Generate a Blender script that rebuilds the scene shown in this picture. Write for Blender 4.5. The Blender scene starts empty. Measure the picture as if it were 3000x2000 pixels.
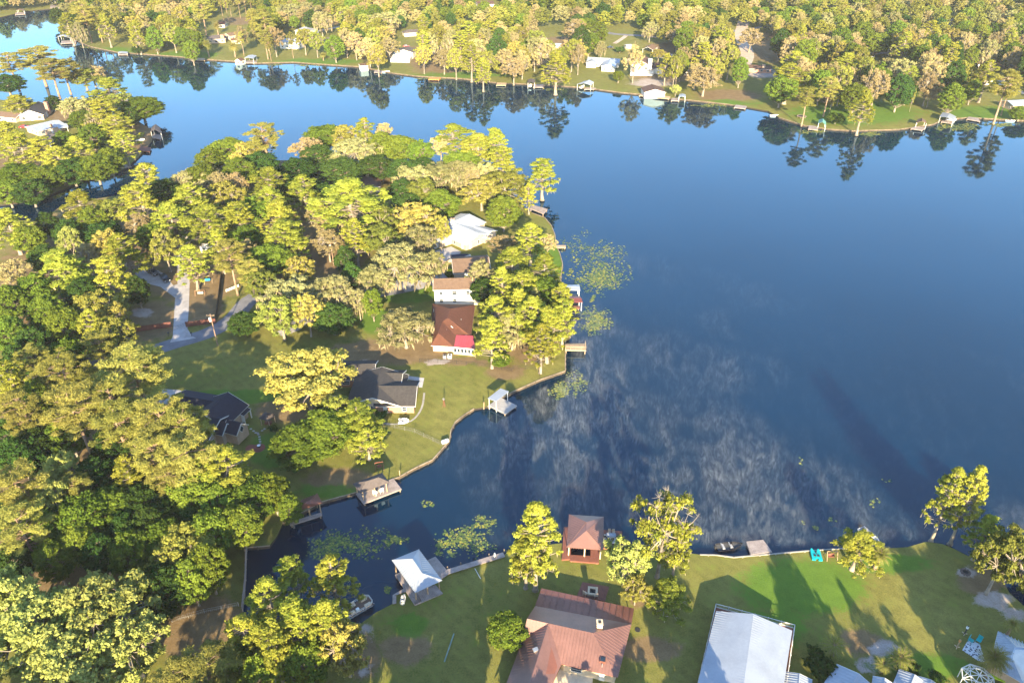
import bpy, math, random
import numpy as np
from mathutils import Vector, Matrix
from mathutils.geometry import delaunay_2d_cdt
R = math.radians
scene = bpy.context.scene
COL = scene.collection
# ---------------------------------------------------------------- camera
CAM_H, PITCH, FPX = 120.0, R(32.5), 2250.0
cam_d = bpy.data.cameras.new('camera')
cam = bpy.data.objects.new('camera', cam_d)
COL.objects.link(cam)
cam.location = (0, 0, CAM_H)
cam.rotation_euler = (R(90) - PITCH, 0, 0)
cam_d.sensor_width = 36
cam_d.lens = 36 * FPX / 3000
cam_d.clip_start = 1
cam_d.clip_end = 8000
scene.camera = cam
# ---------------------------------------------------------------- light
SUN_EL, LEAN = 18.5, 4.0          # elevation; shadows lean 4 degrees left of straight away
world = bpy.data.worlds.new('World'); scene.world = world
world.use_nodes = True
wn = world.node_tree.nodes; wl = world.node_tree.links
sky = wn.new('ShaderNodeTexSky'); sky.sky_type = 'NISHITA'; sky.sun_disc = False
sky.sun_elevation = R(SUN_EL); sky.sun_rotation = R(180 - LEAN)
sky.air_density = 1.0; sky.dust_density = 0.3; sky.ozone_density = 2.5
wn['Background'].inputs['Strength'].default_value = 0.13
wl.new(sky.outputs[0], wn['Background'].inputs['Color'])
sd = bpy.data.lights.new('sun', 'SUN'); sun = bpy.data.objects.new('sun', sd); COL.objects.link(sun)
sd.energy = 5.0; sd.angle = R(0.5); sd.color = (1.0, 0.82, 0.52)
dirv = Vector((-math.sin(R(LEAN)) * math.cos(R(SUN_EL)), math.cos(R(LEAN)) * math.cos(R(SUN_EL)), -math.sin(R(SUN_EL))))
sun.rotation_euler = dirv.to_track_quat('-Z', 'Y').to_euler()
sun.location = (0, -50, 200)
vs = scene.view_settings
vs.view_transform = 'Standard'; vs.look = 'None'; vs.gamma = 1; vs.exposure = 2.15
scene.cycles.max_bounces = 5; scene.cycles.diffuse_bounces = 2; scene.cycles.glossy_bounces = 2
scene.cycles.transmission_bounces = 2; scene.cycles.transparent_max_bounces = 6; scene.cycles.volume_bounces = 0
scene.cycles.use_denoising = True
scene.cycles.denoising_prefilter = 'ACCURATE'
scene.cycles.caustics_reflective = False; scene.cycles.caustics_refractive = False

# ---------------------------------------------------------------- helpers
GZ = 0.6   # ground level over water
CP, SP = math.cos(PITCH), math.sin(PITCH)
def P(px, py, z=GZ):
    """point of the place seen at photo pixel px,py when it lies at height z"""
    u, v = px - 1500.0, py - 1000.0
    fwd = FPX * CP - v * SP; dn = FPX * SP + v * CP
    s = (CAM_H - z) / dn
    return Vector((u * s, fwd * s, z))
def PX(p):
    dx, dy, dz = p[0], p[1], p[2] - CAM_H
    zc = dy * CP - dz * SP
    yc = dy * SP + dz * CP
    return 1500 + FPX * dx / zc, 1000 - FPX * yc / zc
def tag(o, label=None, cat=None, group=None, kind=None):
    if label: o['label'] = label
    if cat: o['category'] = cat
    if group: o['group'] = group
    if kind: o['kind'] = kind
    return o
def thing(name, loc, label, cat, group=None, rz=0):
    o = bpy.data.objects.new(name, None); COL.objects.link(o)
    o.location = loc; o.rotation_euler.z = rz
    o.empty_display_size = 0.5
    return tag(o, label, cat, group)
def mesh_link(name, me, parent=None, loc=(0, 0, 0)):
    o = bpy.data.objects.new(name, me); COL.objects.link(o)
    o.location = loc
    if parent is not None: o.parent = parent
    return o
class MB:
    def __init__(s): s.v = []; s.f = []; s.m = []
    def poly(s, pts, m=0):
        n = len(s.v); s.v += [tuple(p) for p in pts]; s.f.append(tuple(range(n, n + len(pts)))); s.m.append(m)
    def box(s, c, size, rz=0, m=0, tilt=None):
        cx, cy, cz = c; a, b, h = size[0] / 2, size[1] / 2, size[2] / 2
        n = len(s.v); co, si = math.cos(rz), math.sin(rz)
        for dz in (-h, h):
            for dx, dy in ((-a, -b), (a, -b), (a, b), (-a, b)):
                s.v.append((cx + dx * co - dy * si, cy + dx * si + dy * co, cz + dz))
        for f in ((3, 2, 1, 0), (4, 5, 6, 7), (0, 1, 5, 4), (1, 2, 6, 5), (2, 3, 7, 6), (3, 0, 4, 7)):
            s.f.append(tuple(n + i for i in f)); s.m.append(m)
    def beam(s, a, b, w=0.1, h=None, m=0, up=(0, 0, 1)):
        a, b = Vector(a), Vector(b); h = h or w
        d = (b - a)
        if d.length < 1e-6: return
        d.normalize(); sx = d.cross(Vector(up))
        if sx.length < 1e-3: sx = Vector((1, 0, 0))
        sx.normalize(); uz = sx.cross(d).normalized()
        n = len(s.v)
        for q in (a, b):
            for i, j in ((-1, -1), (1, -1), (1, 1), (-1, 1)):
                s.v.append(tuple(q + sx * (i * w / 2) + uz * (j * h / 2)))
        for f in ((3, 2, 1, 0), (4, 5, 6, 7), (0, 1, 5, 4), (1, 2, 6, 5), (2, 3, 7, 6), (3, 0, 4, 7)):
            s.f.append(tuple(n + i for i in f)); s.m.append(m)
    def tube(s, pts, rad, k=6, m=0, cap=True):
        pts = [Vector(p) for p in pts]; n0 = len(s.v)
        if not hasattr(rad, '__len__'): rad = [rad] * len(pts)
        for i, p in enumerate(pts):
            d = (pts[min(i + 1, len(pts) - 1)] - pts[max(i - 1, 0)])
            d = d.normalized() if d.length > 1e-9 else Vector((0, 0, 1))
            x = d.cross(Vector((0.12, 0.31, 1))); x = x.normalized() if x.length > 1e-3 else Vector((1, 0, 0))
            y = d.cross(x)
            for j in range(k):
                a = 2 * math.pi * j / k
                s.v.append(tuple(p + (x * math.cos(a) + y * math.sin(a)) * rad[i]))
        for i in range(len(pts) - 1):
            for j in range(k):
                a = n0 + i * k + j; b = n0 + i * k + (j + 1) % k
                s.f.append((a, b, b + k, a + k)); s.m.append(m)
        if cap:
            s.f.append(tuple(n0 + j for j in reversed(range(k)))); s.m.append(m)
            e = n0 + (len(pts) - 1) * k
            s.f.append(tuple(e + j for j in range(k))); s.m.append(m)
    def prism(s, pts, z0, z1, m=0, mside=None):
        """pts: outline (x,y); a solid from z0 to z1"""
        mside = m if mside is None else mside
        if sum(pts[i][0] * pts[(i + 1) % len(pts)][1] - pts[(i + 1) % len(pts)][0] * pts[i][1] for i in range(len(pts))) < 0:
            pts = list(reversed(pts))
        n = len(s.v); k = len(pts)
        s.v += [(p[0], p[1], z0) for p in pts] + [(p[0], p[1], z1) for p in pts]
        s.f.append(tuple(n + k + i for i in range(k))); s.m.append(m)
        s.f.append(tuple(n + i for i in reversed(range(k)))); s.m.append(mside)
        for i in range(k):
            j = (i + 1) % k
            s.f.append((n + i, n + j, n + k + j, n + k + i)); s.m.append(mside)
    def sheet(s, pts, th=0.14, m=0, mside=None):
        """a sloping slab: pts is its top outline in 3D"""
        mside = m if mside is None else mside
        pts = [Vector(p) for p in pts]; k = len(pts)
        nz = sum((pts[i].x * pts[(i + 1) % k].y - pts[(i + 1) % k].x * pts[i].y) for i in range(k))
        if nz < 0: pts.reverse()
        n = len(s.v)
        s.v += [tuple(p) for p in pts] + [(p.x, p.y, p.z - th) for p in pts]
        s.f.append(tuple(n + i for i in range(k))); s.m.append(m)
        s.f.append(tuple(n + k + i for i in reversed(range(k)))); s.m.append(mside)
        for i in range(k):
            j = (i + 1) % k
            s.f.append((n + k + i, n + k + j, n + j, n + i)); s.m.append(mside)
    def build(s, name, mats, parent=None, label=None, cat=None, group=None, kind=None, smooth=False):
        if not isinstance(mats, (list, tuple)): mats = [mats]
        if parent is not None:
            root = parent
            while root.parent is not None: root = root.parent
            o0 = Vector(root.location); loc = (0, 0, 0)
        else:
            a = np.array(s.v); o0 = Vector((float(a[:, 0].mean()), float(a[:, 1].mean()), float(a[:, 2].min()))); loc = o0
        me = bpy.data.meshes.new(name)
        me.from_pydata([(x - o0.x, y - o0.y, z - o0.z) for x, y, z in s.v], [], s.f)
        for m in mats: me.materials.append(m)
        me.polygons.foreach_set('material_index', s.m)
        if smooth: me.polygons.foreach_set('use_smooth', [True] * len(s.f))
        me.validate()
        o = mesh_link(name, me, parent, loc)
        return tag(o, label, cat, group, kind)

# ---------------------------------------------------------------- materials
def nmat(name):
    m = bpy.data.materials.new(name); m.use_nodes = True
    nt = m.node_tree; return m, nt, nt.nodes, nt.links
def ramp(n, stops):
    r = n.new('ShaderNodeValToRGB'); e = r.color_ramp.elements
    e[0].position, e[0].color = stops[0][0], (*stops[0][1], 1)
    e[1].position, e[1].color = stops[1][0], (*stops[1][1], 1)
    for p, c in stops[2:]:
        q = e.new(p); q.color = (*c, 1)
    return r
def noise(n, l, scale, detail=3, coord=None, vec=None, rough=0.55):
    t = n.new('ShaderNodeTexNoise'); t.inputs['Scale'].default_value = scale
    t.inputs['Detail'].default_value = detail; t.inputs['Roughness'].default_value = rough
    if vec is not None: l.new(vec, t.inputs['Vector'])
    return t
def geo(n):
    return n.new('ShaderNodeNewGeometry').outputs['Position']
MATS = {}
def surf(name, col, rough=0.8, var=0.25, scale=0.8, metal=0.0, col2=None, bump=0.0, spec=0.5):
    if name in MATS: return MATS[name]
    m, nt, n, l = nmat(name); b = n['Principled BSDF']
    b.inputs['Roughness'].default_value = rough; b.inputs['Metallic'].default_value = metal
    b.inputs['Specular IOR Level'].default_value = spec
    pos = geo(n)
    t1 = noise(n, l, scale, 5, vec=pos); t2 = noise(n, l, scale * 9, 3, vec=pos)
    add = n.new('ShaderNodeMath'); add.operation = 'MULTIPLY_ADD'; add.inputs[1].default_value = 0.4
    l.new(t2.outputs[0], add.inputs[0]); l.new(t1.outputs[0], add.inputs[2])
    c2 = col2 or tuple(c * (1 - var) for c in col); c1 = tuple(min(1, c * (1 + var * 0.5)) for c in col)
    r = ramp(n, [(0.5, c2), (0.85, c1)]); l.new(add.outputs[0], r.inputs[0])
    l.new(r.outputs[0], b.inputs['Base Color'])
    if bump:
        bp = n.new('ShaderNodeBump'); bp.inputs['Strength'].default_value = bump; bp.inputs['Distance'].default_value = 0.05
        l.new(t2.outputs[0], bp.inputs['Height']); l.new(bp.outputs[0], b.inputs['Normal'])
    MATS[name] = m; return m
def plank(name, col, col2, scale=5.0):
    m, nt, n, l = nmat(name); b = n['Principled BSDF']; b.inputs['Roughness'].default_value = 0.75
    pos = geo(n); t1 = noise(n, l, 0.9, 6, vec=pos, rough=0.7); t2 = noise(n, l, 7, 4, vec=pos)
    w = n.new('ShaderNodeMath'); w.operation = 'MULTIPLY_ADD'; w.inputs[1].default_value = 0.5
    l.new(t2.outputs[0], w.inputs[0]); l.new(t1.outputs[0], w.inputs[2])
    r = ramp(n, [(0.5, col2), (0.95, col)]); l.new(w.outputs[0], r.inputs[0]); l.new(r.outputs[0], b.inputs['Base Color'])
    MATS[name] = m; return m
def glassy(name, col=(0.012, 0.02, 0.03)):
    m, nt, n, l = nmat(name); b = n['Principled BSDF']; b.inputs['Roughness'].default_value = 0.08
    t = noise(n, l, 0.4, 2, vec=geo(n)); r = ramp(n, [(0.3, col), (0.7, tuple(c * 2.2 for c in col))])
    l.new(t.outputs[0], r.inputs[0]); l.new(r.outputs[0], b.inputs['Base Color'])
    MATS[name] = m; return m
def leafmat(name, ca, cb, trans=0.3, hue=0.03):
    m, nt, n, l = nmat(name); n.remove(n['Principled BSDF']); out = n['Material Output']
    tc = n.new('ShaderNodeTexCoord'); oi = n.new('ShaderNodeObjectInfo')
    t = noise(n, l, 0.45, 3, vec=tc.outputs['Object'])
    t2 = noise(n, l, 4.5, 3, vec=tc.outputs['Object'], rough=.8)
    a = n.new('ShaderNodeMath'); a.operation = 'MULTIPLY_ADD'; a.inputs[1].default_value = 0.9
    l.new(t2.outputs[0], a.inputs[0]); l.new(t.outputs[0], a.inputs[2])
    r = ramp(n, [(0.72, ca), (1.12, cb)]); l.new(a.outputs[0], r.inputs[0])
    h = n.new('ShaderNodeHueSaturation')
    mh = n.new('ShaderNodeMapRange'); mh.inputs[3].default_value = 0.5 - hue; mh.inputs[4].default_value = 0.5 + hue * 0.6
    mv = n.new('ShaderNodeMapRange'); mv.inputs[3].default_value = 0.7; mv.inputs[4].default_value = 1.25
    fr = n.new('ShaderNodeMath'); fr.operation = 'MULTIPLY'; fr.inputs[1].default_value = 7.31
    fr2 = n.new('ShaderNodeMath'); fr2.operation = 'FRACT'
    l.new(oi.outputs['Random'], mh.inputs[0]); l.new(oi.outputs['Random'], fr.inputs[0]); l.new(fr.outputs[0], fr2.inputs[0])
    l.new(fr2.outputs[0], mv.inputs[0]); l.new(mh.outputs[0], h.inputs['Hue']); l.new(mv.outputs[0], h.inputs['Value'])
    l.new(r.outputs[0], h.inputs['Color'])
    d = n.new('ShaderNodeBsdfDiffuse'); tr = n.new('ShaderNodeBsdfTranslucent'); mx = n.new('ShaderNodeMixShader')
    mx.inputs[0].default_value = trans
    l.new(h.outputs[0], d.inputs['Color']); l.new(h.outputs[0], tr.inputs['Color'])
    l.new(d.outputs[0], mx.inputs[1]); l.new(tr.outputs[0], mx.inputs[2]); l.new(mx.outputs[0], out.inputs['Surface'])
    MATS[name] = m; return m

# ---- ground
def ground_mat(name, grass, grass2, litter):
    m, nt, n, l = nmat(name); b = n['Principled BSDF']; b.inputs['Roughness'].default_value = 0.95
    b.inputs['Specular IOR Level'].default_value = 0.1
    pos = geo(n)
    big = noise(n, l, 0.045, 5, vec=pos, rough=0.65); mid = noise(n, l, 0.35, 5, vec=pos, rough=0.7); fine = noise(n, l, 3.2, 4, vec=pos, rough=0.75)
    def mad(x, k, y):
        a = n.new('ShaderNodeMath'); a.operation = 'MULTIPLY_ADD'; a.inputs[1].default_value = k
        l.new(x, a.inputs[0])
        if y is not None: l.new(y, a.inputs[2])
        else: a.inputs[2].default_value = 0
        return a.outputs[0]
    g = mad(fine.outputs[0], 0.5, mad(mid.outputs[0], 0.5, None))
    rg = ramp(n, [(0.36, tuple(c * 0.62 for c in grass)), (0.62, grass), (0.5, tuple(c * 0.85 for c in grass2))]); l.new(g, rg.inputs[0])
    rb = ramp(n, [(0.42, (0, 0, 0)), (0.62, (1, 1, 1))]); l.new(big.outputs[0], rb.inputs[0])
    rg2 = ramp(n, [(0.36, tuple(c * 0.6 for c in grass2)), (0.66, tuple(c * 1.3 for c in grass2))]); l.new(g, rg2.inputs[0])
    mx = n.new('ShaderNodeMixRGB'); l.new(rb.outputs[0], mx.inputs[0]); l.new(rg.outputs[0], mx.inputs[1]); l.new(rg2.outputs[0], mx.inputs[2])
    wv = n.new('ShaderNodeTexWave'); wv.bands_direction = 'DIAGONAL'; wv.inputs['Scale'].default_value = 0.22; wv.inputs['Distortion'].default_value = 2.5; wv.inputs['Detail'].default_value = 3; wv.inputs['Detail Scale'].default_value = .6
    l.new(pos, wv.inputs['Vector']); rw_ = ramp(n, [(.25, (.96, .965, .96)), (.75, (1.03, 1.025, 1.01))]); l.new(wv.outputs[0], rw_.inputs[0])
    mw = n.new('ShaderNodeMixRGB'); mw.blend_type = 'MULTIPLY'; mw.inputs[0].default_value = 1; l.new(mx.outputs[0], mw.inputs[1]); l.new(rw_.outputs[0], mw.inputs[2])
    vo = n.new('ShaderNodeTexVoronoi'); vo.inputs['Scale'].default_value = 1.3; l.new(pos, vo.inputs['Vector']); rv_ = ramp(n, [(.04, (1.5, 1.25, .9)), (.16, (1, 1, 1))]); l.new(vo.outputs[0], rv_.inputs[0])
    mv_ = n.new('ShaderNodeMixRGB'); mv_.blend_type = 'MULTIPLY'; mv_.inputs[0].default_value = .6; l.new(mw.outputs[0], mv_.inputs[1]); l.new(rv_.outputs[0], mv_.inputs[2])
    last = mv_.outputs[0]
    for att, cols, gain in (('litter', litter, 1.0), ('sand', ((0.42, 0.38, 0.36), (0.24, 0.18, 0.14)), 1.0), ('lush', ((0.055, 0.125, 0.014), (0.085, 0.175, 0.018)), 0.8)):
        at = n.new('ShaderNodeAttribute'); at.attribute_name = att
        s = mad(at.outputs['Fac'], 1.6, None)
        nn = mad(mid.outputs[0], 1.6, mad(fine.outputs[0], 1.1, None))
        ad = n.new('ShaderNodeMath'); ad.operation = 'ADD'; l.new(s, ad.inputs[0]); l.new(nn, ad.inputs[1])
        rr = ramp(n, [(0.80, (0, 0, 0)), (0.97, (1, 1, 1))])
        ml = n.new('ShaderNodeMath'); ml.operation = 'MULTIPLY'; ml.inputs[1].default_value = 0.44; l.new(ad.outputs[0], ml.inputs[0]); l.new(ml.outputs[0], rr.inputs[0])
        rc = ramp(n, [(0.35, cols[0]), (0.65, cols[1])]); l.new(g, rc.inputs[0])
        fm = n.new('ShaderNodeMath'); fm.operation = 'MULTIPLY'; fm.inputs[1].default_value = gain; l.new(rr.outputs[0], fm.inputs[0])
        m2 = n.new('ShaderNodeMixRGB'); l.new(fm.outputs[0], m2.inputs[0]); l.new(last, m2.inputs[1]); l.new(rc.outputs[0], m2.inputs[2])
        last = m2.outputs[0]
    l.new(last, b.inputs['Base Color'])
    bp = n.new('ShaderNodeBump'); bp.inputs['Strength'].default_value = 0.6; bp.inputs['Distance'].default_value = 0.12
    l.new(fine.outputs[0], bp.inputs['Height']); l.new(bp.outputs[0], b.inputs['Normal'])
    return m
M_GROUND = ground_mat('lawn', (0.115, 0.155, 0.022), (0.175, 0.165, 0.044), ((0.12, 0.082, 0.044), (0.22, 0.155, 0.080)))
M_CONC = surf('concrete', (0.36, 0.34, 0.34), 0.9, 0.3, 0.35)
M_ASPH = surf('asphalt', (0.15, 0.15, 0.17), 0.9, 0.25, 0.3)
M_DIRT = surf('track', (0.42, 0.33, 0.26), 0.95, 0.3, 0.4)
M_BULK = surf('bulkhead_timber', (0.085, 0.062, 0.042), 0.9, 0.5, 0.5)
M_CAP = surf('timber_cap', (0.30, 0.235, 0.16), 0.9, 0.4, 0.5)
M_MUD = surf('lake_bed', (0.03, 0.022, 0.015), 0.9)
# ---- water
def water_mat():
    m, nt, n, l = nmat('lake_water'); n.remove(n['Principled BSDF']); out = n['Material Output']
    pos = geo(n)
    fr = n.new('ShaderNodeFresnel'); fr.inputs['IOR'].default_value = 1.5
    gl = n.new('ShaderNodeBsdfGlossy'); gl.inputs['Roughness'].default_value = 0.035; gl.inputs['Color'].default_value = (0.60, 0.85, 1.0, 1)
    t = noise(n, l, 0.02, 4, vec=pos); r = ramp(n, [(0.35, (0.0001, 0.010, 0.026)), (0.65, (0.0002, 0.014, 0.036))]); l.new(t.outputs[0], r.inputs[0])
    df = n.new('ShaderNodeBsdfDiffuse'); l.new(r.outputs[0], df.inputs['Color'])
    wv = noise(n, l, 1.4, 3, vec=pos); bp = n.new('ShaderNodeBump'); bp.inputs['Strength'].default_value = 0.05; bp.inputs['Distance'].default_value = 0.05
    l.new(wv.outputs[0], bp.inputs['Height'])
    l.new(bp.outputs[0], gl.inputs['Normal'])
    mx = n.new('ShaderNodeMixShader'); l.new(fr.outputs[0], mx.inputs[0]); l.new(df.outputs[0], mx.inputs[1]); l.new(gl.outputs[0], mx.inputs[2])
    l.new(mx.outputs[0], out.inputs['Surface'])
    return m
M_WATER = water_mat()
# ================================================================ land and water
mb = MB(); mb.poly([(-3500, -600, 0), (3500, -600, 0), (3500, 6000, 0), (-3500, 6000, 0)])
mb.build('water', M_WATER, kind='structure')
PEN = [(-420, 690), (0, 640), (120, 650), (170, 610), (230, 590), (330, 575), (420, 560), (500, 520), (560, 490), (640, 478), (760, 470), (880, 470), (1000, 474), (1120, 478), (1220, 484), (1300, 478), (1400, 490), (1460, 520), (1500, 565), (1538, 608), (1560, 624), (1595, 637), (1615, 660), (1626, 688), (1628, 717), (1640, 742), (1648, 771), (1645, 800), (1643, 819), (1650, 870), (1660, 900), (1664, 946), (1668, 988), (1656, 1000), (1656, 1086), (1581, 1112), (1500, 1148), (1429, 1190), (1388, 1197), (1362, 1213), (1334, 1235), (1321, 1260), (1317, 1289), (1292, 1318), (1267, 1346), (1212, 1372), (1168, 1397), (1046, 1441), (944, 1469), (829, 1531), (812, 1569), (790, 1598), (720, 1604), (716, 1750), (700, 1860), (650, 2000), (600, 2150), (0, 2600), (-700, 2600), (-900, 1400)]
LEFTL = [(-500, 285), (0, 292), (100, 308), (190, 322), (300, 335), (400, 352), (440, 378), (446, 410), (425, 440), (400, 465), (370, 492), (320, 515), (240, 528), (200, 548), (130, 577), (60, 592), (0, 600), (-500, 640)]
BOT = [(1062, 1822), (1101, 1793), (1149, 1768), (1150, 1745), (1187, 1733), (1230, 1716), (1286, 1690), (1311, 1674), (1388, 1650), (1477, 1623), (1560, 1600), (1645, 1590), (1663, 1592), (1664, 1629), (1731, 1632), (1733, 1596), (1770, 1596), (1890, 1600), (2052, 1624), (2098, 1625), (2150, 1632), (2250, 1623), (2378, 1612), (2454, 1607), (2550, 1600), (2601, 1605), (2658, 1602), (2712, 1586), (2760, 1592), (2792, 1605), (2856, 1637), (2920, 1679), (2942, 1707), (2958, 1736), (3000, 1774), (3300, 1990), (3500, 3300), (0, 3300), (640, 2150), (900, 2100), (960, 1940), (1000, 1880)]
FARS = [(169, 89), (223, 118), (265, 137), (344, 153), (415, 158), (526, 166), (568, 172), (679, 179), (750, 185), (858, 182), (941, 188), (1047, 195), (1082, 201), (1149, 214), (1222, 223), (1350, 230), (1452, 242), (1500, 244), (1596, 249), (1691, 255), (1746, 261), (1819, 271), (1876, 276), (1966, 289), (2010, 292), (2131, 305), (2186, 314), (2250, 325), (2282, 344), (2355, 367), (2425, 378), (2499, 383), (2633, 379), (2677, 373), (2735, 364), (2760, 351), (2840, 344), (3000, 354), (3700, 380)]
FAR_W = [(-60, 62), (0, 51), (77, 33), (150, 26), (188, 22), (200, 30), (180, 60)]
def far_poly():
    pts = [P(*q) for q in FARS]; w = [P(*q) for q in FAR_W]
    out = [(p.x, p.y) for p in w[:1]]
    out = [(-1400.0, w[0].y)] + [(p.x, p.y) for p in w] + [(p.x, p.y) for p in pts] + [(1500.0, 330.0), (1500.0, 3200.0), (-1900.0, 3200.0)]
    return out
def topoly(lst): return [(P(*q).x, P(*q).y) for q in lst]
PENP, LEFTP, BOTP, FARP = topoly(PEN), topoly(LEFTL), topoly(BOT), far_poly()
def inside(poly, x, y):
    r = False; j = len(poly) - 1
    for i in range(len(poly)):
        xi, yi = poly[i]; xj, yj = poly[j]
        if (yi > y) != (yj > y) and x < (xj - xi) * (y - yi) / (yj - yi) + xi: r = not r
        j = i
    return r
# patches: px, py, radius px x, y  (photo positions of bare soil, sand and lush turf)
LITTER = [(560, 830, 160, 60), (450, 940, 90, 60), (600, 900, 60, 60), (330, 700, 250, 120), (120, 850, 160, 160), (250, 1000, 160, 70), (900, 720, 200, 110), (1000, 860, 200, 40), (1150, 1030, 200, 40), (1010, 1190, 140, 30), (840, 1200, 100, 40), (1000, 1410, 120, 40), (1250, 1000, 60, 20),
          (1350, 1060, 90, 12), (1560, 1020, 80, 50), (1480, 1090, 60, 25), (200, 1300, 300, 200), (200, 1600, 300, 200), (600, 1850, 150, 120), (1060, 1920, 60, 80), (1650, 760, 10, 20), (900, 480, 400, 80), (380, 400, 110, 60), (200, 330, 100, 30), (100, 480, 150, 50),
          (2520, 1880, 70, 40), (2880, 1700, 80, 50), (1870, 1750, 30, 30), (1190, 1900, 80, 50), (1900, 1900, 100, 40), (1230, 160, 110, 25), (1300, 215, 90, 12), (960, 70, 50, 10), (1340, 90, 40, 12), (1950, 230, 110, 16), (1640, 120, 60, 14), (1980, 140, 90, 20), (2250, 140, 100, 50), (2130, 280, 110, 20), (2420, 210, 60, 25), (700, 60, 70, 12), (2700, 200, 80, 20), (2560, 255, 60, 20), (1100, 175, 60, 10), (2950, 180, 60, 30), (1250, 195, 60, 12)]
SAND = [(415, 915, 34, 14), (2590, 1900, 52, 26), (2545, 1955, 40, 18), (2830, 1675, 32, 16), (2910, 1755, 60, 28), (2960, 1800, 40, 20), (1290, 1060, 50, 8), (1085, 1870, 25, 14), (1070, 1958, 30, 18), (1910, 243, 90, 9), (2240, 218, 60, 14), (1080, 1835, 20, 14), (1900, 1840, 8, 5), (520, 900, 20, 10), (1060, 1050, 40, 6)]
LUSH = [(2350, 1720, 200, 90), (2250, 1850, 120, 60), (2600, 1650, 140, 30), (1620, 760, 60, 60), (1180, 860, 120, 30), (700, 1160, 200, 20), (800, 1320, 80, 60), (960, 1440, 120, 20), (2500, 330, 200, 40), (2900, 330, 150, 20), (560, 162, 160, 8), (940, 180, 140, 8), (1350, 222, 160, 8), (2150, 300, 100, 8), (1200, 1830, 60, 40), (2700, 1950, 160, 40), (1100, 940, 60, 40), (320, 148, 80, 8), (1800, 265, 60, 6)]
def attr_vals(pts, specs):
    val = np.zeros(len(pts))
    X = np.array([p[0] for p in pts]); Y = np.array([p[1] for p in pts])
    zc = Y * CP + (CAM_H - GZ) * SP; yc = Y * SP - (CAM_H - GZ) * CP
    px = 1500 + FPX * X / zc; py = 1000 - FPX * yc / zc
    for cx, cy, rx, ry in specs:
        d = np.sqrt(((px - cx) / rx) ** 2 + ((py - cy) / ry) ** 2)
        val = np.maximum(val, np.clip(1.35 - d, 0, 1))
    return val
def land(name, poly, step, ylim, jitter=0.35, box=None):
    rng = random.Random(5)
    pts = [Vector(p) for p in poly]; nb = len(pts)
    x0, x1 = min(p[0] for p in poly), max(p[0] for p in poly); y0, y1 = min(p[1] for p in poly), min(ylim, max(p[1] for p in poly))
    if box: x0, x1, y0, y1 = max(x0, box[0]), min(x1, box[1]), max(y0, box[2]), min(y1, box[3])
    y = y0 + step / 2; st = step
    while y < y1:
        st = step * max(1.0, y / 260.0)
        x = x0 + step / 2
        while x < x1:
            q = (x + rng.uniform(-1, 1) * st * jitter, y + rng.uniform(-1, 1) * st * jitter)
            if inside(poly, *q): pts.append(Vector(q))
            x += st
        y += st
    vo, eo, fo, _, _, _ = delaunay_2d_cdt(pts, [], [list(range(nb))], 1, 1e-5, True)
    fo = [f for f in fo if inside(poly, sum(vo[i].x for i in f) / 3 + 1e-4, sum(vo[i].y for i in f) / 3 + 1e-4)]
    fo = [f if (vo[f[1]] - vo[f[0]]).cross(vo[f[2]] - vo[f[0]]) > 0 else f[::-1] for f in fo]
    vs_ = [(v.x, v.y, GZ) for v in vo]
    # skirt
    n = len(vs_); b = [(p[0], p[1]) for p in poly]
    for (x, y) in b: vs_.append((x, y, GZ))
    for (x, y) in b: vs_.append((x, y, -1.2))
    fs = [tuple(f) for f in fo]; k = len(b)
    for i in range(k):
        j = (i + 1) % k; fs.append((n + i, n + j, n + k + j, n + k + i))
    me = bpy.data.meshes.new(name); me.from_pydata(vs_, [], fs)
    me.materials.append(M_GROUND); me.materials.append(M_MUD)
    me.polygons.foreach_set('material_index', [0] * len(fo) + [1] * k)
    for an, sp in (('litter', LITTER), ('sand', SAND), ('lush', LUSH)):
        a = me.attributes.new(an, 'FLOAT', 'POINT'); a.data.foreach_set('value', attr_vals(vs_, sp))
    o = mesh_link(name, me); tag(o, kind='structure'); return o
land('ground', PENP, 2.5, 420, box=(-220, 60, 40, 420))
land('ground', LEFTP, 3.5, 600, box=(-330, 0, 100, 600))
land('ground', BOTP, 1.8, 140, box=(-70, 130, 55, 140))
land('ground', FARP, 6.0, 1000, box=(-620, 620, 300, 1000))
# seawalls along the shores
def seawall(pts, label, w=0.24, top=0.74, mat=None, down=-1.2, group=None):
    mat = mat or M_BULK
    q = [P(x, y, 0.7) for x, y in pts]; m = MB()
    for a, b in zip(q[:-1], q[1:]):
        d = (b - a).normalized()
        m.beam(Vector((a.x, a.y, (top + down) / 2)), Vector((b.x, b.y, (top + down) / 2)), 0.16, top - down - 0.1, 0)
        m.beam(Vector((a.x, a.y, top)) - d * 0.1, Vector((b.x, b.y, top)) + d * 0.1, w, 0.1, 1)
        L = (b - a).length; k = max(1, int(L / 2.4))
        nrm = Vector((d.y, -d.x, 0))
        if nrm.y > 0: nrm = -nrm
        for i in range(k):
            c = a.lerp(b, (i + .5) / k) + nrm * 0.16
            m.box((c.x, c.y, (top - 1.0) / 2), (0.2, 0.2, top + 1.1))
    return m.build('seawall', [mat, M_CAP if mat is M_BULK else mat], label=label, cat='seawall', group=group)
seawall(PEN[20:33], 'low timber seawall along the narrow lawn on the east shore of the point')
seawall(PEN[33:38], 'pale timber seawall below the fenced lawn beside the covered white boat lift')
seawall(PEN[38:50], 'dark timber seawall curving round the sunlit lawn of the black-roofed house')
seawall(PEN[51:54], 'old grey timber seawall closing the end of the narrow canal')
seawall(BOT[15:17], 'white-capped seawall behind the brown boathouse', mat=surf('pale_concrete', (0.30, 0.28, 0.25), 0.9))
seawall(BOT[18:25], 'pale concrete seawall behind the teal pedal boat and bass boat', mat=MATS['pale_concrete'])
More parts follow.
